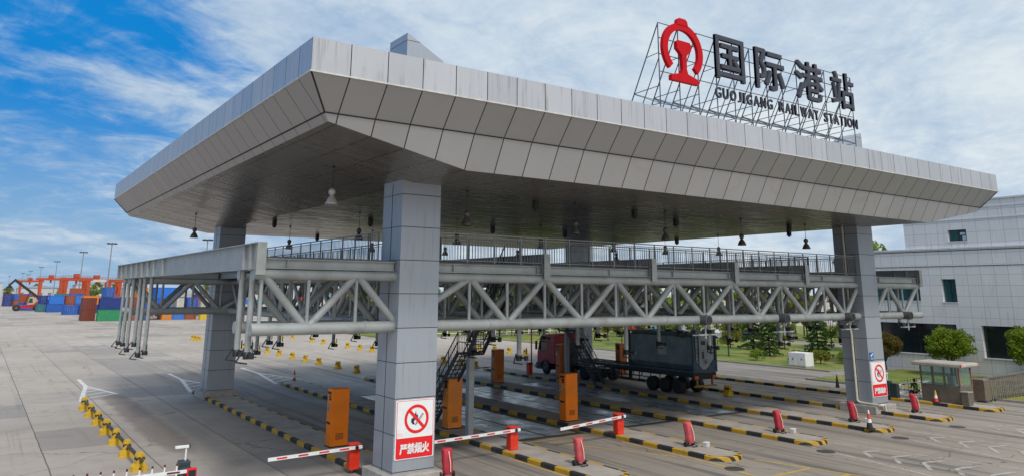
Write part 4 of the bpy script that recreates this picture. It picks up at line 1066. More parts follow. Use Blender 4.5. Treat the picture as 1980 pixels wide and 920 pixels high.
for sx, s_ in ((TX0-.22, -1), (TX1+.22, 1)):
    mb = MB(); mb.bbox(sx-.07, sx+.07, 59.75, 60.0, 2.2, 3.0, .03); mb.tube((sx, 59.85, 3.0), (sx-s_*.25, 59.7, 3.2), .02, 6); mb.build('mirror', blackmet, truck)
mb = MB(); mb.box(TM-.45,TM+.45,51.0,59.5,.75,1.05); mb.box(TX0+.05,TX0+.7,55.2,56.6,.5,1.1); mb.box(TX1-.7,TX1-.05,55.2,56.6,.5,1.1); mb.box(TX0+.3,TX1-.3,56.7,57.15,1.05,2.9); mb.build('tractor_chassis', blackmet, truck)
mb = MB()
for s_ in (-1, 1):
    xx = TM+s_*.55
    mb.box(xx-.09, xx+.09, 40.6, 51.2, 1.22, 1.62); mb.box(xx-.09, xx+.09, 50.8, 54.6, 1.42, 1.62)
for i in range(15): y = 40.8+i*.97; mb.box(TX0+.05, TX1-.05, y, y+.1, 1.5, 1.64)
for xx in (TX0+.08, TX1-.08): mb.box(xx-.06, xx+.06, 40.6, 54.5, 1.45, 1.655)
mb.box(TX0, TX1, 40.5, 40.62, 1.15, 1.62)
for xx in (TX0+.15, TX1-.15):
    mb.box(xx-.03, xx+.03, 46.2, 50.6, .95, 1.02); mb.box(xx-.03, xx+.03, 46.2, 50.6, .6, .67)
    for i in range(5): mb.box(xx-.03, xx+.03, 46.3+i*1.05, 46.36+i*1.05, .6, 1.45)
for xx in (TX0+.25, TX1-.25): mb.box(xx-.1, xx+.1, 49.6, 49.85, .35, 1.4)
mb.build('trailer_frame', blackmet, truck)
mb = MB(); mb.box(TX0+.1, TX1-.1, 40.42, 40.5, .62, .75); mb.box(TM-.9,TM-.8,40.45,40.6,.7,1.2); mb.box(TM+.8,TM+.9,40.45,40.6,.7,1.2); mb.build('rear_bar', mat('rear bar yellow', (.3,.17,.02), .6), truck)
for xx in (TX0+.12, TX1-.52):
    mb = MB(); mb.bbox(xx, xx+.4, 40.38, 40.495, 1.22, 1.42, .01); mb.build('tail_light', mat('tail orange', (.6,.12,.02), .3), truck)
mb = MB(); mb.path([(TX0+.5,56.6,1.3),(TM-.3,55.8,2.0),(TM-.4,54.6,1.5)], .03, 6); mb.path([(TX0+.9,56.6,1.3),(TM,55.9,2.1),(TM-.2,54.6,1.5)], .03, 6); mb.build('air_hose', blackmet, truck)
mb = MB(); mb.bbox(TX0+.1, TX0+.75, 56.0, 56.6, 1.12, 2.0, .03); mb.build('tool_box', mat('box grey', (.3,.3,.28), .5), truck)
hub = mat('wheel hub', (.10,.095,.09), .5, .5)
def wheel(x, y, s_, dual):
    mb = MB(); w = .32 if not dual else .58
    mb.lathe((x, y, .54), [(.30,-w/2*1),(.46,-w/2),(.54,-w/2+.06),(.54,w/2-.06),(.46,w/2),(.30,w/2)], 22, axis=0); ob = mb.build('wheel', tyre, truck)
    mb = MB(); xo = x+s_*(w/2-.03 if not dual else w/2-.12); mb.lathe((xo, y, .54), [(.30,-.03),(.31,.02),(.20,.05),(.12,.10),(.02,.11)] if s_ > 0 else [(.02,-.11),(.12,-.10),(.20,-.05),(.31,-.02),(.30,.03)], 16, axis=0); mb.build('hub', hub, ob)
for y, du in ((58.75,False),(53.3,True),(51.9,True),(44.95,True),(43.6,True),(42.2,True)):
    w = .32 if not du else .58
    wheel(TX0+w/2+.02, y, -1, du); wheel(TX1-w/2-.02, y, 1, du)
# tank container
tk = thing('tank_container', 'boxy blue grey tank container with rear ladder riding on the trailer', 'tank container', (TM, 44, 1.66))
teal = mat('tank panel', (.17,.24,.25), .45, .1, .25, .7, grime=.6, gcol=(.08,.10,.11), gscale=.6)
fr = mat('tank frame blue', (.05,.09,.13), .45, .1, .2)
ty0, ty1, tz0, tz1 = 40.35, 47.45, 1.665, 4.55
mb = MB(); mb.prism([(TX0+.1,tz0+.55),(TX0+.45,tz0+.12),(TX1-.45,tz0+.12),(TX1-.1,tz0+.55),(TX1-.1,tz1-.3),(TX1-.4,tz1-.05),(TX0+.4,tz1-.05),(TX0+.1,tz1-.3)], 1, ty0+.22, ty1-.22); mb.build('shell', teal, tk)
mb = MB(); mb.prism([(TX0+.2,tz0+.75),(TM-.3,tz0+.2),(TM+.3,tz0+.2),(TX1-.2,tz0+.75),(TX1-.2,tz1-.12),(TX0+.2,tz1-.12)], 1, ty0+.12, ty0+.217)
mb.build('end_panel', mat('tank end grey', (.32,.37,.39), .45, .1, .2, 1.5, grime=.35), tk)
mb = MB()
for y in (ty0, ty1-.16):
    for x in (TX0, TX1-.16): mb.box(x, x+.16, y, y+.16, tz0, tz1)
    mb.box(TX0+.16, TX1-.16, y, y+.16, tz0, tz0+.16); mb.box(TX0+.16, TX1-.16, y, y+.16, tz1-.14, tz1)
    for x, s_ in ((TX0+.16, 1), (TX1-.16, -1)): mb.prism([(x, tz0+.16), (x+s_*.95, tz0+.16), (x, tz0+1.0)], 1, y+.03, y+.11)
for x in (TX0, TX1-.12):
    for z_ in (tz0, tz1-.12): mb.box(x, x+.12, ty0+.16, ty1-.16, z_, z_+.12)
mb.build('frame', fr, tk)
mb = MB()
for x in (TX0+.28, TX0+.66): mb.bar((x, ty0+.06, tz0+.2), (x, ty0+.06, tz1-.1), .05)
for i in range(9): mb.bar((TX0+.28, ty0+.06, tz0+.35+i*.27), (TX0+.66, ty0+.06, tz0+.35+i*.27), .035)
mb.build('ladder', blackmet, tk)
mb = MB(); mb.box(TX0-.004+.1, TX0+.0955, 43.2, 44.1, tz0+1.15, tz0+1.75); mb.build('placard', mat('placard white', (.42,.45,.45), .5, 0, .25, 8), tk)
mb = MB(); mb.lathe((TM+.2, ty0+.11, tz0+.75), [(.12,-.12),(.12,0),(.02,0.004)], 12, axis=1); mb.build('valve', galv, tk)
mb = MB()
for (a,b_,c_,d) in ((1.05,1.5,2.2,2.5),(1.7,1.85,1.9,2.4),(2.0,2.2,1.5,1.9),(1.1,1.3,1.2,1.7)): mb.box(TX0+a, TX0+b_, ty0+.105, ty0+.118, tz0+c_-.2, tz0+d-.2)
mb.build('data_plate', [mat('plate dark', (.03,.03,.035), .5)], tk)
mb = MB(); mb.box(TM-.35, TM+.35, 41.2, 46.8, tz1-.045, tz1+.02); mb.lathe((TM, 44, tz1-.05), [(.35,0),(.35,.2),(.02,.22)], 14); mb.build('walkway', steel_d, tk)

# ================================================================== OFFICE BUILDING
BXF = 79.0
ob_ = thing('office_building', 'pale tiled three storey office building with dark recessed windows behind the fence gate', 'building', (88, 30, 0))
tile = panel('wall tiles', (.66,.665,.67), (1, 3.0, 1.22), (2, .30, 1.02), .45, 0, .035, .05, line=(.36,.365,.38), streak=.30)
tilex = panel('wall tiles across', (.66,.665,.67), (0, 3.0, 1.22), (2, .30, 1.02), .45, 0, .035, .05, line=(.36,.365,.38))
trim = mat('stone trim', (.60,.60,.60), .6, 0, .08)
def wall_with_holes(mb, X, ya, yb_, za, zb, holes, depth):
    """front wall plane facing -X made of quads round rectangular holes, with reveals"""
    ys = sorted({ya, yb_} | {h[0] for h in holes} | {h[1] for h in holes}); zs = sorted({za, zb} | {h[2] for h in holes} | {h[3] for h in holes})
    for i in range(len(ys)-1):
        for j in range(len(zs)-1):
            cy_, cz_ = (ys[i]+ys[i+1])/2, (zs[j]+zs[j+1])/2
            if any(h[0] < cy_ < h[1] and h[2] < cz_ < h[3] for h in holes): continue
            mb.add([(X,ys[i],zs[j]),(X,ys[i],zs[j+1]),(X,ys[i+1],zs[j+1]),(X,ys[i+1],zs[j])], [(0,1,2,3)])
    for (a, b_, c_, d) in holes:
        mb.add([(X,a,c_),(X,b_,c_),(X+depth,b_,c_),(X+depth,a,c_)], [(0,1,2,3)]); mb.add([(X,a,d),(X+depth,a,d),(X+depth,b_,d),(X,b_,d)], [(0,1,2,3)])
        mb.add([(X,a,c_),(X+depth,a,c_),(X+depth,a,d),(X,a,d)], [(0,1,2,3)]); mb.add([(X,b_,c_),(X,b_,d),(X+depth,b_,d),(X+depth,b_,c_)], [(0,1,2,3)])
lowH = [(37.0,44.9,1.75,4.72),(24.5,34.75,1.75,4.70),(36.6,37.95,6.85,9.08),(40.15,45.4,6.95,9.95)]
upH = [(35.15,36.9,12.75,13.85)]
YA, YB = -8, 47.0
mb = MB(); wall_with_holes(mb, BXF, YA, YB, 0, 12.0, lowH, .55)
wall_with_holes(mb, BXF+.25, YA, 41.3, 12.0, 16.55, upH, .4)
mb.build('front_wall', tile, ob_)
mb = MB()
for (x, y, z0_, z1_) in ((BXF, YB, 0, 12.0), (BXF+.25, 41.3, 12.0, 16.55)): mb.add([(x,y,z0_),(x+20,y,z0_),(x+20,y,z1_),(x,y,z1_)], [(3,2,1,0)])
mb.add([(BXF,YA,0),(BXF+20,YA,0),(BXF+20,YA,16.5),(BXF,YA,16.5)], [(0,1,2,3)]); mb.build('end_wall', tilex, ob_)
mb = MB(); mb.add([(BXF,YA,11.99),(BXF+20,YA,11.99),(BXF+20,YB,11.99),(BXF,YB,11.99)], [(0,1,2,3)]); mb.add([(BXF+.3,YA,16.5),(BXF+20,YA,16.5),(BXF+20,41.3,16.5),(BXF+.3,41.3,16.5)], [(0,1,2,3)]); mb.build('roof', roofgrey, ob_)
mb = MB()
mb.box(BXF-.10, BXF+.30, YA, YB+.1, 12.0, 12.14); mb.box(BXF-.04, BXF-.003, YA, YB+.04, 10.36, 10.46)
mb.box(BXF+.13, BXF+.55, YA, 41.42, 16.55, 16.70); mb.box(BXF+.2, BXF+.247, YA, 41.36, 15.84, 15.93); mb.box(BXF+.2, BXF+.247, YA, 41.36, 14.78, 14.87)
mb.build('cornice', trim, ob_)
mb = MB()
mb.box(BXF-.03, BXF-.003, YA, YB+.03, 11.80, 11.86); mb.box(BXF-.02, BXF-.003, YA, YB, 10.30, 10.345)  # raised dark strips painted in for shade, no groove is cut
mb.build('groove_shade_strip', MC['joint sealant'], ob_)
def window(y0, y1, z0_, z1_, X, nm, glassm, mull):
    mb = MB(); mb.box(X, X+.03, y0+.001, y1-.001, z0_+.001, z1_-.001); ob = mb.build('window', glassm, ob_)
    mb = MB()
    for y in mull: mb.box(X-.05, X-.004, y-.04, y+.04, z0_+.06, z1_-.06)
    mb.box(X-.05, X-.004, y0+.002, y1-.002, z0_+.002, z0_+.06); mb.box(X-.05, X-.004, y0+.002, y1-.002, z1_-.06, z1_-.002)
    mb.build('frame', mat('window frame dark', (.03,.035,.04), .4, .3), ob)
    return ob
window(37.0,44.9,1.75,4.72, BXF+.45, '', glass_d, (38.9,40.9,42.9))
window(24.5,34.75,1.75,4.70, BXF+.45, '', glass_d, (26.5,28.5,30.5,32.5))
window(36.6,37.95,6.85,9.08, BXF+.40, '', glass_t, (37.25,))
window(40.15,45.4,6.95,9.95, BXF+.40, '', glass_t, (41.5,42.8,44.1))
w_ = window(35.15,36.9,12.75,13.85, BXF+.55, '', glass_t, (36.0,))
mb = MB(); mb.box(BXF+.49, BXF+.498, 35.3, 35.65, 12.82, 13.25); mb.box(BXF+.49, BXF+.498, 35.35, 35.85, 13.35, 13.58); mb.build('paper', mat('paper white', (.5,.55,.58), .6), w_)
for (a, b_, c_, d) in lowH+upH:
    X_ = BXF if c_ < 12 else BXF+.25
    MB().box(X_-.05, X_-.002, a-.08, b_+.08, c_-.09, c_-.003).build('sill', trim, ob_)
# low cabinets on the lawn
t = thing('electrical_cabinet', 'pair of joined white electrical cabinets standing on the lawn edge', 'cabinet', (71.6, 49.6, .1))
for i in range(2):
    mb = MB(); ya = 48.55+i*1.02; mb.bbox(71.0, 72.4, ya, ya+1.0, .25, 1.58, .02); ob = mb.build('cabinet', white, t)
    mb = MB(); mb.box(70.975, 70.998, ya+.06, ya+.94, .32, 1.5); dd = mb.build('door', white, ob)
    mb = MB(); mb.box(70.95, 70.972, ya+.42, ya+.52, .85, 1.02); mb.build('lock', blackmet, ob)
mb = MB(); mb.box(70.95, 72.45, 48.5, 50.62, .0, .248); mb.build('base', concrete_m, t)
# parked cars beyond the trees
car_cols = [('white', (.6,.6,.6)), ('dark blue', (.03,.05,.12)), ('silver', (.35,.37,.38)), ('black', (.02,.02,.022)), ('teal', (.05,.2,.24)), ('red', (.35,.03,.03))]
def car(x, y, rz, cname, colr, where):
    t = thing('parked_car', '%s car parked %s' % (cname, where), 'car', (0,0,0), group='cars parked beyond the green belt')
    pm_ = mat('car paint '+cname, colr, .25, .2, .05)
    mb = MB(); mb.prism([(-2.3,.35),(2.3,.35),(2.35,.75),(2.0,.95),(1.0,1.02),(.45,1.5),(-1.1,1.52),(-1.8,1.08),(-2.3,1.0)], 1, -.88, .88); mb.build('body', pm_, t, local=True)
    mb = MB()
    for sy in (-.885, .885): mb.prism([(.85,1.03),(.38,1.44),(-1.05,1.46),(-1.6,1.08)], 1, sy-.008, sy+.008)
    mb.add([(1.02,-.7,1.05),(1.02,.7,1.05),(.5,.65,1.47),(.5,-.65,1.47)], [(0,1,2,3)]); mb.build('window', glass_d, t, local=True)
    for sx in (-1.4, 1.4):
        for sy in (-.8, .8): mb = MB(); mb.lathe((sx, sy, .33), [(.15,-.1),(.33,-.1),(.33,.1),(.15,.1)], 14, axis=1); mb.build('wheel', tyre, t, local=True)
    t.location = (x, y, 0); t.rotation_euler = (0, 0, rz)
for i, (x, y) in enumerate(((108.0,89.5),(110.2,85.6),(112.2,80.4),(106.5,93.2),(109.6,106),(108.6,112.0),(110.2,100.0))):
    c = car_cols[i % 6]; car(x, y, R(8), c[0], c[1], ['among trees right of the tank','nearest the conifers','behind the conifer trees','behind the tank container','behind the truck cab','behind the dense bushes','between truck and tank'][i])

# ================================================================== VEGETATION
def leaf_mat(name, c1, c2, c3=None):
    m, k, b = newmat(name)
    g_ = k.n('ShaderNodeNewGeometry').outputs['Random Per Island']; v = k.n('ShaderNodeTexCoord').outputs['Object']
    c = k.mix(g_, c1, c2); c = k.mix(k.m('MULTIPLY', k.ramp(k.noise(v, .8, 4), .4, .7), .55), c, c3 or c2)
    k.t.links.new(c, b.inputs['Base Color']); b.inputs['Roughness'].default_value = .55; b.inputs['Specular IOR Level'].default_value = .3
    tr = k.n('ShaderNodeBsdfTranslucent', {'Color': c}); mx = k.n('ShaderNodeMixShader', {0: .40, 1: b.outputs[0], 2: tr.outputs[0]})
    out = [n for n in k.t.nodes if n.type == 'OUTPUT_MATERIAL'][0]; k.t.links.new(mx.outputs[0], out.inputs['Surface'])
    return m
lf_round = leaf_mat('clipped leaves', (.12,.19,.010), (.28,.36,.028), (.085,.145,.010))
lf_wide = leaf_mat('broad leaves', (.11,.185,.014), (.28,.36,.035), (.13,.23,.028))
lf_dark = leaf_mat('conifer needles', (.045,.090,.022), (.11,.185,.045), (.05,.10,.03))
lf_olive = leaf_mat('olive leaves', (.15,.16,.02), (.29,.30,.035), (.16,.15,.03))
lf_rust = leaf_mat('rusty leaves', (.12,.08,.02), (.20,.15,.03), (.07,.09,.02))
bark = mat('bark', (.055,.042,.03), .9, 0, .25, 3, bump=.6, bs=12)
def leaves(mb, cen, rad, n, size, rr_, shell=.5, tilt=1.0):
    for _ in range(n):
        while True:
            p = Vector((rr_.uniform(-1,1), rr_.uniform(-1,1), rr_.uniform(-1,1)))
            if shell < p.length < 1: break
        c = Vector((cen[0]+p.x*rad[0], cen[1]+p.y*rad[1], cen[2]+p.z*rad[2]))
        a = Vector((rr_.gauss(0,1), rr_.gauss(0,1), rr_.gauss(0,1)*tilt)).normalized(); b_ = a.orthogonal().normalized(); b_ = (b_*math.cos(q_ := rr_.uniform(0,6.28))+a.cross(b_)*math.sin(q_))
        s_ = size*rr_.uniform(.6,1.3); u = b_*s_; w = a.cross(b_)*s_*.55
        mb.add([c-u, c-w*.9+u*.1, c+u, c+w*.9+u*.1], [(0,1,2,3)])
def limbs(mb, h, r, tips, rr_):
    mid = Vector((rr_.uniform(-.1,.1), rr_.uniform(-.1,.1), h)); mb.tube((0,0,-.05), mid, r, 9, r*.72)
    for tp in tips:
        j = mid.lerp(Vector(tp), .5)+Vector((rr_.uniform(-.15,.15), rr_.uniform(-.15,.15), .1)); mb.tube(mid-Vector((0,0,.1)), j, r*.5, 7, r*.32); mb.tube(j, tp, r*.32, 6, r*.1)
def make_tree(kind, seed):
    rr_ = random.Random(seed); t = thing({'round':'clipped_tree','wide':'broadleaf_tree','conifer':'conifer_tree','bush':'bush'}[kind], 'x', 'bush' if kind == 'bush' else 'tree', (0,0,0))
    tr = MB(); cr_ = MB()
    if kind == 'round':      # clipped ball, unit height about 4.4
        tips = [(1.0*math.cos(a), 1.0*math.sin(a), 2.7+rr_.uniform(-.2,.4)) for a in (0.2,1.4,2.5,3.6,4.7,5.7)]+[(0,0,3.3)]
        limbs(tr, .95, .14, tips, rr_)
        for _ in range(58):
            a = rr_.uniform(0,6.28); q = rr_.uniform(-.75,1); rr0 = math.sqrt(max(0,1-q*q)); f = rr_.uniform(.72,1.0)
            leaves(cr_, (1.75*rr0*f*math.cos(a)*rr_.uniform(.9,1.08), 1.75*rr0*f*math.sin(a), 2.72+1.35*q*f), (.50,.50,.42), 150, .105, rr_, 0)
        leaves(cr_, (0,0,2.75), (1.65,1.65,1.3), 2000, .12, rr_, .2); m_ = lf_round
    elif kind == 'wide':     # unit height about 8
        cl = []
        for _ in range(34):
            a = rr_.uniform(0,6.28); z_ = rr_.uniform(2.6,8.0); prof = math.sin(min(1,max(.08,(z_-1.8)/6.6))*math.pi)**.6*2.6; f = rr_.uniform(.25,1.0)
            cl.append((prof*f*math.cos(a), prof*f*math.sin(a), z_))
        limbs(tr, 2.2, .16, cl[:12], rr_)
        tr.tube((0,0,2.1), (.2,.1,6.8), .11, 7, .03)
        for c in cl: leaves(cr_, c, (.95*rr_.uniform(.6,1.15), .95*rr_.uniform(.6,1.15), .7*rr_.uniform(.6,1.1)), 85, .20, rr_, 0)
        m_ = lf_wide
    elif kind == 'conifer':  # unit height about 7
        tr.tube((0,0,0), (0,0,6.9), .13, 8, .02)
        for lv in range(13):
            z_ = .7+lv*.48; L = 2.35*(1-z_/7.4)**.8
            for b_ in range(9):
                a = b_*.698+lv*.5+rr_.uniform(-.2,.2); l = L*rr_.uniform(.5,1.2); tip = Vector((l*math.cos(a), l*math.sin(a), z_-rr_.uniform(.05,.4)*l)); tr.tube((0,0,z_), tip, .025, 5, .008)
                for s_ in range(4):
                    f = .3+.7*(s_+rr_.random())/4; c = Vector((0,0,z_)).lerp(tip, f); leaves(cr_, c, (.26,.26,.10), 9, .16, rr_, 0, .35)
        m_ = lf_dark
    else:                    # bush, unit height about 1.4
        limbs(tr, .3, .06, [(.4*math.cos(a), .4*math.sin(a), .9) for a in (0,1.3,2.6,3.9,5.2)], rr_)
        for _ in range(20):
            a = rr_.uniform(0,6.28); q = rr_.uniform(-.5,1); rr0 = math.sqrt(1-q*q*.9); leaves(cr_, (.75*rr0*math.cos(a), .75*rr0*math.sin(a), .72+.5*q), (.36,.36,.3), 75, .085, rr_, 0)
        m_ = lf_wide
    tr.build('trunk', bark, t, local=True); cr_.build('crown', m_, t, local=True)
    return t
protoT = {}
def tree(kind, seed, x, y, sc, label, group=None, leaf=None, rz=None, zs=None):
    if (kind, seed) not in protoT:
        t = protoT[kind, seed] = make_tree(kind, seed); t.location = (x, y, .05)
    else: t = dup(protoT[kind, seed], (x, y, .05))
    for kk in ('group',):
        if kk in t: del t[kk]
    t['label'] = label
    if group: t['group'] = group
    t.rotation_euler = (0, 0, rnd.uniform(0, 6.28) if rz is None else rz); t.scale = (sc, sc, sc*(zs or 1))
    if leaf:
        for c in t.children:
            if c.name.startswith('crown'): c.data = c.data.copy(); c.data.materials[0] = leaf
    return t
tree('round', 1, 76.3, 36.6, 1.06, 'round clipped tree in front of the office, behind the guard booth')
tree('round', 2, 76.3, 29.6, 1.15, 'round clipped tree in front of the office, cropped by the right edge')
tree('round', 1, 76.3, 43.0, .9, 'round clipped tree with rusty leaves, half hidden by the right pillar', leaf=lf_rust)
WG = 'broadleaf trees in the green belt behind the lanes'; WL = 'leafy green broadleaf tree in the green belt behind the lanes'
tree('wide', 3, 76.0, 62.5, .62, 'yellow green tree right behind the tail of the tank container', leaf=lf_olive)
tree('wide', 4, 75.6, 72.5, .66, 'bright green tree between truck cab and tank')
tree('wide', 5, 98.0, 57.5, 1.62, 'tall slender tree rising above the walkway railing left of the right pillar', zs=1.1)
tree('conifer', 6, 80.6, 60.0, .92, 'dark drooping conifer left of the white electrical cabinets')
tree('conifer', 7, 84.0, 55.6, .95, 'dark conifer just right of and behind the white cabinets')
tree('conifer', 6, 88.0, 68.0, 1.0, 'dark conifer further back behind the tail of the tank')
tree('wide', 3, 118, 52.0, 1.62, 'tree crown peeking over the office parapet right of the pillar')
for i, (x, y, s_) in enumerate(((70,125,.8),(76,122,.85),(82,126,.9),(88,121,.85),(95,124,.95),(102,121,.9),(92,108,.8),(100,112,.9),(86,100,.75),(97,98,.85),(104,92,.85),(93,88,.7),(101,80,.8),(99,72,.75),(64,128,.8),(60,134,.9),(110,118,.95),(118,95,.9),(120,84,.9),(125,75,.9),(121,66,.9),(72,140,1),(84,142,1.05),(98,140,1.05),(112,135,1.05),(128,108,1.0),(132,92,1.0),(66,145,1),(79,150,1),(93,152,1.1),(106,150,1.1),(136,78,1.0),(90,80,.6),(83,92,.6),(78,98,.62),(73,108,.6),(78.5,84,.6),(81,76,.62),(88,72,.62),(86,88,.7),(74.5,90,.55),(92,66,.65),(77,110,.7),(83,110,.75),(90,117,.8),(108,96,.8),(105,84,.75),(100,64,.7),(58,138,.9),(62,131,.8),(67,136,.95),(74,133,.9),(80,131,.95),(87,134,1),(94,131,1),(101,134,1),(108,128,1),(115,124,1),(116,108,.95),(123,100,1),(115,78,.9),(117,70,.9),(112,63,.85),(126,86,1),(92,99,.8),(99,104,.85),(82,104,.7),(89,110,.75))):
    tree('wide', 3+i % 3, x, y, s_*rnd.uniform(.9,1.1), WL, WG)
BG_ = 'bushes along the green belt'
for i, (x, y, s_, l) in enumerate(((79.5,117.6,1.7,'dense round bush left of the truck cab, left one of the pair'),(86.6,118.4,1.7,'dense round bush just left of the truck cab'),(74.3,116.9,1.3,'low round bush above the staircase foot'),(75.2,52.5,1.0,'dark low bush left of the white cabinets'),(76.6,50.6,1.1,'low olive bush behind the right end of the cabinets'),(74.2,57.0,.9,'low bush under the conifer'),(79.0,49.0,1.0,'small bush left of the right pillar'))):
    tree('bush', 8+i % 2, x, y, s_, l, BG_, leaf=(lf_olive if i == 4 else lf_dark if i in (3,) else None))

# ================================================================== CONTAINER YARD
def cont_mat(name, c):
    m, k, b = newmat(name); v = k.n('ShaderNodeTexCoord').outputs['Object']
    cc = k.mix(k.ramp(k.noise(v, .7, 6, .65), .35, .7), tuple(x*.8 for x in c), c); cc = k.mix(k.m('MULTIPLY', k.ramp(k.noise(v, 1.1, 8, .75), .55, .72), .35), cc, (.10,.06,.04))
    k.t.links.new(cc, b.inputs['Base Color']); b.inputs['Roughness'].default_value = .55; return m
CC = {'blue': (.015,.10,.42), 'bright blue': (.02,.17,.62), 'navy': (.010,.035,.20), 'brown': (.17,.035,.02), 'rust red': (.30,.065,.025), 'green': (.02,.24,.10), 'orange': (.68,.22,.02), 'red': (.50,.02,.025), 'white': (.55,.55,.50), 'yellow': (.62,.44,.03), 'teal': (.02,.16,.20), 'pale grey': (.38,.40,.38)}
CM = {n: cont_mat('container '+n, c) for n, c in CC.items()}
gate_m = mat('locking bars', (.35,.35,.34), .5, .4)
cont_n = {}
def container(cn, x0, x1, y, lev, L=6.5, row=''):
    h = 2.78; z0_ = lev*h+.02; z1_ = z0_+h-.03; w = x1-x0
    lv = ['on the ground', 'on the second tier', 'on the third tier'][lev]
    key = (cn, row, lev); cont_n[key] = cont_n.get(key, 0)+1
    end = w < 4.2
    t = thing('shipping_container', '%s container %s %s' % (cn, lv, row), 'container', ((x0+x1)/2, y, z0_), group='%s containers %s %s' % (cn, lv, row))
    mb = MB(); f = .10
    # corrugated shell: long sides get ribs, ends flat with doors
    def corr(p0, p1, n, nrm):
        p0, p1 = Vector(p0), Vector(p1); d = (p1-p0); vs = []
        for i in range(n*4+1):
            o_ = 0 if i % 4 in (0, 1) else .05
            q = p0+d*(i/(n*4))-Vector(nrm)*o_; vs += [(q.x, q.y, z0_+f), (q.x, q.y, z1_-f)]
        mb.add(vs, [(2*i, 2*i+2, 2*i+3, 2*i+1) for i in range(n*4)])
    corr((x0+.03,y+.03,0), (x1-.03,y+.03,0), max(4, int(w/.55)), (0,-1,0)); corr((x1-.03,y+L-.03,0), (x0+.03,y+L-.03,0), max(4, int(w/.55)), (0,1,0))
    corr((x0+.03,y+L-.03,0), (x0+.03,y+.03,0), int(L/.55), (-1,0,0)); corr((x1-.03,y+.03,0), (x1-.03,y+L-.03,0), int(L/.55), (1,0,0))
    mb.add([(x0,y,z1_-.02),(x1,y,z1_-.02),(x1,y+L,z1_-.02),(x0,y+L,z1_-.02)], [(0,1,2,3)])
    mb.build('shell', CM[cn], t)
    mb = MB()
    for x in (x0, x1-f):
        for yy in (y, y+L-f): mb.box(x, x+f, yy, yy+f, z0_, z1_)
        for zz_ in (z0_, z1_-f): mb.box(x, x+f, y+f, y+L-f, zz_, zz_+f)
    for yy in (y, y+L-f):
        for zz_ in (z0_, z1_-f): mb.box(x0+f, x1-f, yy, yy+f, zz_, zz_+f)
    mb.build('frame', CM[cn], t)
    if end:
        mb = MB()
        for q in (.28, .42, .58, .72): mb.bar((x0+w*q, y-.01, z0_+.12), (x0+w*q, y-.01, z1_-.12), .04)
        mb.build('locking_bar', gate_m if cn != 'brown' else CM['brown'], t)
fr_ = 'in the near row by the left girder'; fr2 = 'in the row left of the back pillar'; md = 'in the middle row behind the reach stacker'; bk = 'in the far row at the left edge'; lng = 'in the long far row below the cranes'
container('brown', 22.1, 25.0, 217, 0, 6.5, fr_); container('brown', 22.1, 25.0, 217, 1, 6.5, fr_)
container('green', 25.15, 31.6, 214, 0, 2.6, fr_); container('navy', 25.4, 31.8, 215, 1, 2.6, fr_)
container('rust red', 32.2, 34.3, 216, 0, 6.5, fr2); container('navy', 34.5, 37.2, 216, 0, 6.5, fr2)
container('orange', 40.6, 43.0, 218, 0, 6.5, fr2); container('bright blue', 43.1, 46.1, 218, 0, 6.5, fr2); container('rust red', 46.2, 49.1, 218, 0, 6.5, fr2); container('yellow', 49.3, 55.6, 214, 0, 2.6, fr2)
container('blue', 36.3, 42.7, 218.2, 1, 6.5, fr2); container('white', 44.0, 46.0, 218.2, 1, 6.5, fr2); container('blue', 46.6, 49.3, 218.2, 1, 6.5, fr2); container('pale grey', 49.6, 55.9, 216, 1, 2.6, fr2)
container('bright blue', 40.0, 46.4, 226, 2, 6.5, fr2); container('rust red', 33.0, 35.8, 226, 1, 6.5, fr2); container('blue', 30.0, 32.6, 228, 1, 6.5, fr2); container('orange', 36.0, 38.6, 230, 2, 6.5, fr2)
container('blue', 22.6, 26.5, 273, 0, 6.5, md); container('navy', 26.7, 29.4, 275, 0, 6.5, md)
container('blue', 20.3, 25.9, 306, 0, 6.5, md); container('bright blue', 20.9, 25.2, 306.2, 1, 6.5, md); container('teal', 17.6, 20.1, 310, 0, 6.5, md); container('navy', 18.2, 20.7, 312, 1, 6.5, md)
container('rust red', 25.7, 28.6, 308, 1, 6.5, md); container('rust red', 26.1, 28.6, 308, 0, 6.5, md); container('bright blue', 28.7, 31.2, 308, 1, 6.5, md); container('blue', 28.7, 31.2, 308, 0, 6.5, md)
container('orange', 29.4, 34.6, 290, 1, 6.5, md); container('navy', 29.4, 34.6, 290, 0, 6.5, md); container('red', 34.8, 37.4, 292, 1, 6.5, md); container('blue', 34.8, 37.4, 292, 0, 6.5, md)
container('rust red', 13.2, 18.0, 336, 1, 6.5, md); container('blue', 13.2, 18.0, 336, 0, 6.5, md)
container('navy', 10.2, 13.9, 420, 0, 6.5, bk); container('navy', 10.2, 13.9, 420, 1, 6.5, bk); container('blue', 14.1, 17.0, 422, 1, 6.5, bk); container('rust red', 14.1, 17.0, 422, 0, 6.5, bk); container('red', 17.2, 18.6, 424, 1, 6.5, bk); container('blue', 18.8, 23.0, 424, 1, 6.5, bk); container('blue', 17.2, 23.0, 424.5, 0, 6.5, bk); container('yellow', 5.6, 10.0, 470, 1, 6.5, bk); container('yellow', 5.6, 10.0, 470, 0, 6.5, bk)
cyc = ['navy','blue','white','bright blue','rust red','pale grey','blue','red','teal','orange','navy','white']
for i in range(26):
    x = 26+i*6.7; nl = 1+(i*7 % 3 > 0)+(i % 5 == 2)
    for lv in range(nl): container(cyc[(i*5+lv*3) % 12], x, x+6.4, 452+(i % 3), lv, 2.6, lng)

rw = 'in the row behind the back pillar row'
for i, (cn, lv) in enumerate((('navy',0),('blue',0),('rust red',0),('blue',0),('orange',0),('bright blue',0),('navy',1),('rust red',1),('bright blue',1),('orange',1),('blue',1),('red',1),('blue',2),('white',2))):
    x = 30+(i % 6)*5.0; container(cn, x, x+2.6+(i*5 % 3)*.9, 246, lv, 6.5, rw)
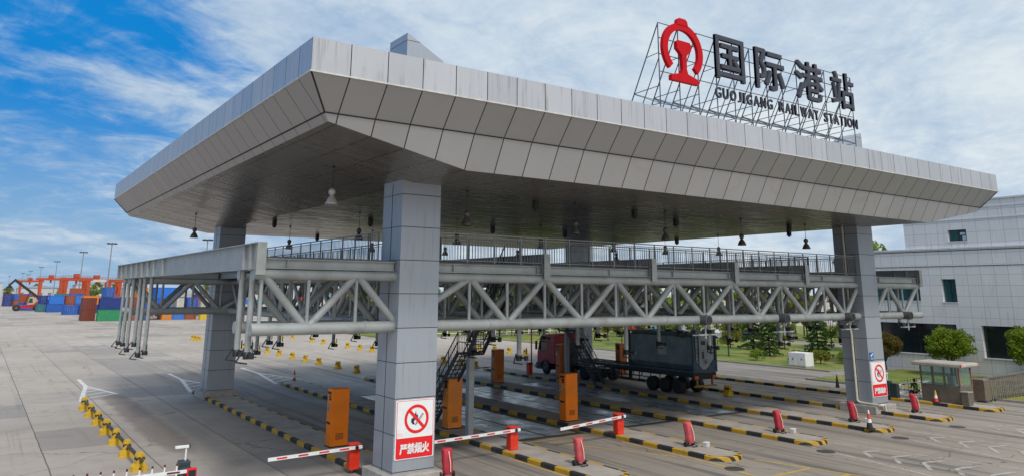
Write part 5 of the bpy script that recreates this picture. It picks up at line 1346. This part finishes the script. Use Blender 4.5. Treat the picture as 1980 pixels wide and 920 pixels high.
# reach stacker
t = thing('reach_stacker', 'red reach stacker with raised black boom and counterweight before the blue containers', 'reach stacker', (15.2, 326, 0))
stred = mat('stacker red', (.42,.012,.015), .4, 0, .12)
RX, RY = 11.3, 326
mb = MB(); mb.prism([(RX+.2,1.0),(RX+7.6,1.0),(RX+8.3,1.6),(RX+8.3,3.3),(RX+7.2,3.4),(RX+6.0,2.2),(RX+3.2,1.9),(RX+.2,2.0)], 1, RY, RY+3.4); mb.build('body', stred, t)
mb = MB(); mb.prism([(RX+4.2,2.2),(RX+6.4,2.4),(RX+6.4,4.4),(RX+5.8,5.0),(RX+4.6,4.9)], 1, RY+.3, RY+2.0); mb.build('driver_cab', mat('cab cream', (.45,.38,.22), .4, 0, .1), t)
mb = MB(); mb.prism([(RX+4.4,2.8),(RX+5.8,2.9),(RX+5.6,4.4),(RX+4.75,4.5)], 1, RY+.28, RY+.296); mb.build('window', glass_t, t)
mb = MB(); mb.bar((RX+8.4, RY+1.7, 3.9), (RX-.6, RY+1.7, 11.0), .7, .85); mb.bar((RX-.2, RY+1.7, 11.1), (RX-1.9, RY+1.7, 9.2), .6, .7); mb.bar((RX+3.2, RY+1.7, 2.2), (RX+4.6, RY+1.7, 6.9), .3); mb.build('boom', black, t)
mb = MB(); mb.box(RX-2.7, RX-1.1, RY-.6, RY+3.8, 8.0, 8.6); mb.box(RX-2.3, RX-1.5, RY+1.3, RY+2.2, 8.6, 9.4); mb.build('spreader', black, t)
for (x, r_) in ((RX+1.0, 1.15), (RX+7.2, 1.15)):
    for yy in (RY-.25, RY+3.0):
        mb = MB(); mb.lathe((x, yy+.3, r_), [(.5,-.35),(r_*.88,-.35),(r_,-.25),(r_,.25),(r_*.88,.35),(.5,.35)], 20, axis=1); wh = mb.build('wheel', tyre, t)
        mb = MB(); mb.lathe((x, yy-.04, r_), [(.52,-.02),(.48,.03),(.2,.0)][::1], 14, axis=1); mb.build('rim', hub, wh)
# gantry cranes over the yard
cro = mat('crane orange', (.40,.052,.010), .5, 0, .12, grime=.2, gcol=(.2,.06,.03))
def crane(x, y, w, h, label, board=False):
    t = thing('gantry_crane', label, 'crane', (x+w/2, y, 0), group='orange rail gantry cranes over the yard')
    for dy in (0, 12):
        mb = MB(); mb.box(x-w*.22, x+w*1.18, y+dy, y+dy+1.2, h-2.2, h-.9); mb.box(x-w*.22, x+w*1.18, y+dy-.1, y+dy+1.3, h-.88, h-.74)
        for i in range(9): xx = x-w*.2+i*w*1.36/8; mb.box(xx-.07, xx+.07, y+dy-.05, y+dy-.005, h-2.1, h-.95)
        mb.build('main_beam', cro, t)
        for xx in (x, x+w):
            mb = MB(); mb.prism([(xx-.55, 1.2), (xx+.55, 1.2), (xx+.95, h-2.2), (xx-.95, h-2.2)], 1, y+dy+.2, y+dy+1.0); mb.build('leg', cro, t)
    mb = MB()
    for xx in (x, x+w): mb.box(xx-.6, xx+.6, y-2, y+15.5, .3, 1.19); mb.bar((xx, y+.6, h*.45), (xx, y+12.6, h-2.6), .3); mb.bar((xx, y+12.6, h*.45), (xx, y+.6, h-2.6), .3)
    mb.build('sill_beam', cro, t)
    mb = MB(); mb.bbox(x+w*.36, x+w*.58, y+2, y+11, h-.65, h+1.5, .1); mb.box(x+w*.40, x+w*.49, y+1, y+2, h-4.2, h-2.3); mb.build('trolley_house', cro, t)
    mb = MB()
    for i in range(12):
        xx = x-w*.2+i*w*1.36/11
        for yy in (y-.1, y+13.5): mb.bar((xx, yy, h-.73), (xx, yy, h+.5), .09)
    for yy in (y-.1, y+13.5):
        mb.bar((x-w*.2, yy, h+.5), (x+w*1.16, yy, h+.5), .09); mb.bar((x-w*.2, yy, h-.1), (x+w*1.16, yy, h-.1), .07)
    mb.build('handrail', mat('crane rail', (.30,.07,.03), .5), t)
    if board: mb = MB(); mb.box(x+w*.05, x+w*.85, y-.2, y-.13, h-2.3, h-.95); mb.build('signboard', mat('crane board', (.5,.5,.47), .5), t)
crane(37.0, 640, 13, 16.5, 'far orange rail gantry crane, second from the left')
crane(29.5, 760, 14, 16.0, 'farthest orange rail gantry crane at the left, smallest')
crane(38.6, 470, 10.5, 14.6, 'orange rail gantry crane in the middle with a tall trolley house')
crane(49.0, 480, 11.5, 14.2, 'orange rail gantry crane behind the left girder with a pale board', True)
crane(64.5, 470, 13, 14.0, 'orange rail gantry crane seen just left of the hanging poles')
# floodlight masts
mst = mat('mast grey', (.22,.24,.26), .5, .3)
def mast(x, y, h, label):
    t = thing('floodlight_mast', label, 'light mast', (x, y, 0), group='floodlight masts over the container yard')
    mb = MB(); mb.tube((x,y,0), (x,y,h), .42, 10, .20); mb.build('pole', mst, t)
    mb = MB(); mb.lathe((x,y,h-.3), [(1.0,0),(1.1,.2),(1.0,.3)], 12); 
    for i in range(8): a = i*.785; mb.bar((x,y,h-.1), (x+1.6*math.cos(a), y+1.6*math.sin(a), h-.1), .15)
    mb.build('head_ring', blackmet, t)
    for i in range(8):
        a = i*.785; c = (x+1.9*math.cos(a), y+1.9*math.sin(a)); mb = MB(); mb.bbox(c[0]-.38, c[0]+.38, c[1]-.38, c[1]+.38, h-.5, h+.12, .06); mb.build('floodlight', blackmet, t)
for i, (x, y) in enumerate(((51.8,418.6),(50.5,529),(50.8,720),(51.2,916),(51.4,1104),(60.6,1374),(49.5,1252),(43,1562),(82.8,358.8))):
    mast(x, y, 30, 'tall grey floodlight mast, ' + ['nearest, just left of the left girder end','second nearest, above the orange cranes','third from the right, thin','fourth from the right, small','fifth from the right, tiny','sixth from the right, tiny','far away, beside its slightly taller twin','farthest at the left edge','short looking, between left girder and back pillar'][i])
# far trees, low sheds and hills on the skyline
FG = 'far trees along the horizon'
for i in range(60):
    y = rnd.uniform(560, 900) ; x = rnd.uniform(-.05, .75)*y
    tree('wide', 3+i % 3, x, y, rnd.uniform(1.1,1.7), 'dark green tree in the far belt on the horizon behind the yard', FG)
for i in range(44):
    y = rnd.uniform(175, 330); x = y*rnd.uniform(.62, 1.75)
    tree('wide', 3+i % 3, x, y, rnd.uniform(1.0,1.5), 'green tree in the far belt behind lanes and lawn', 'far trees behind the lawn')
shed = mat('shed wall', (.42,.44,.46), .7, 0, .1)
for i, (x0_, x1_, y, h) in enumerate(((-20, 20, 900, 14), (30, 66, 820, 9), (150, 230, 620, 16), (70, 110, 760, 12))):
    t = thing('warehouse', 'pale low warehouse on the horizon, ' + ['at the left photo edge','beneath the small cranes','behind the left girder','behind the back pillar'][i], 'warehouse', ((x0_+x1_)/2, y, 0))
    mb = MB(); mb.box(x0_, x1_, y, y+30, 0, h); mb.build('wall', shed, t)
    mb = MB(); mb.prism([(x0_-.5, h), (x1_+.5, h), ((x0_+x1_)/2, h+2.5)], 1, y-.5, y+30.5); mb.build('roof', mat('shed roof', (.25,.30,.36), .6), t)
    mb = MB()
    for j in range(5): xx = x0_+(x1_-x0_)*(j+.3)/5; mb.box(xx, xx+(x1_-x0_)*.08, y-.06, y-.01, .3, h*.55)
    mb.build('door', mat('shed door', (.12,.16,.22), .6), t)
t = thing('boundary_fence', 'low white post fence along the road beyond the green belt', 'fence', (110, 116, 0))
mb = MB()
for i in range(40): xx = 58+i*2.5; mb.box(xx-.06, xx+.06, 116.6, 116.72, .1, 1.2)
mb.build('post', white, t)
mb = MB(); mb.box(57, 156, 116.63, 116.69, .95, 1.08); mb.box(57, 156, 116.63, 116.69, .5, .6); mb.build('rail', white, t)
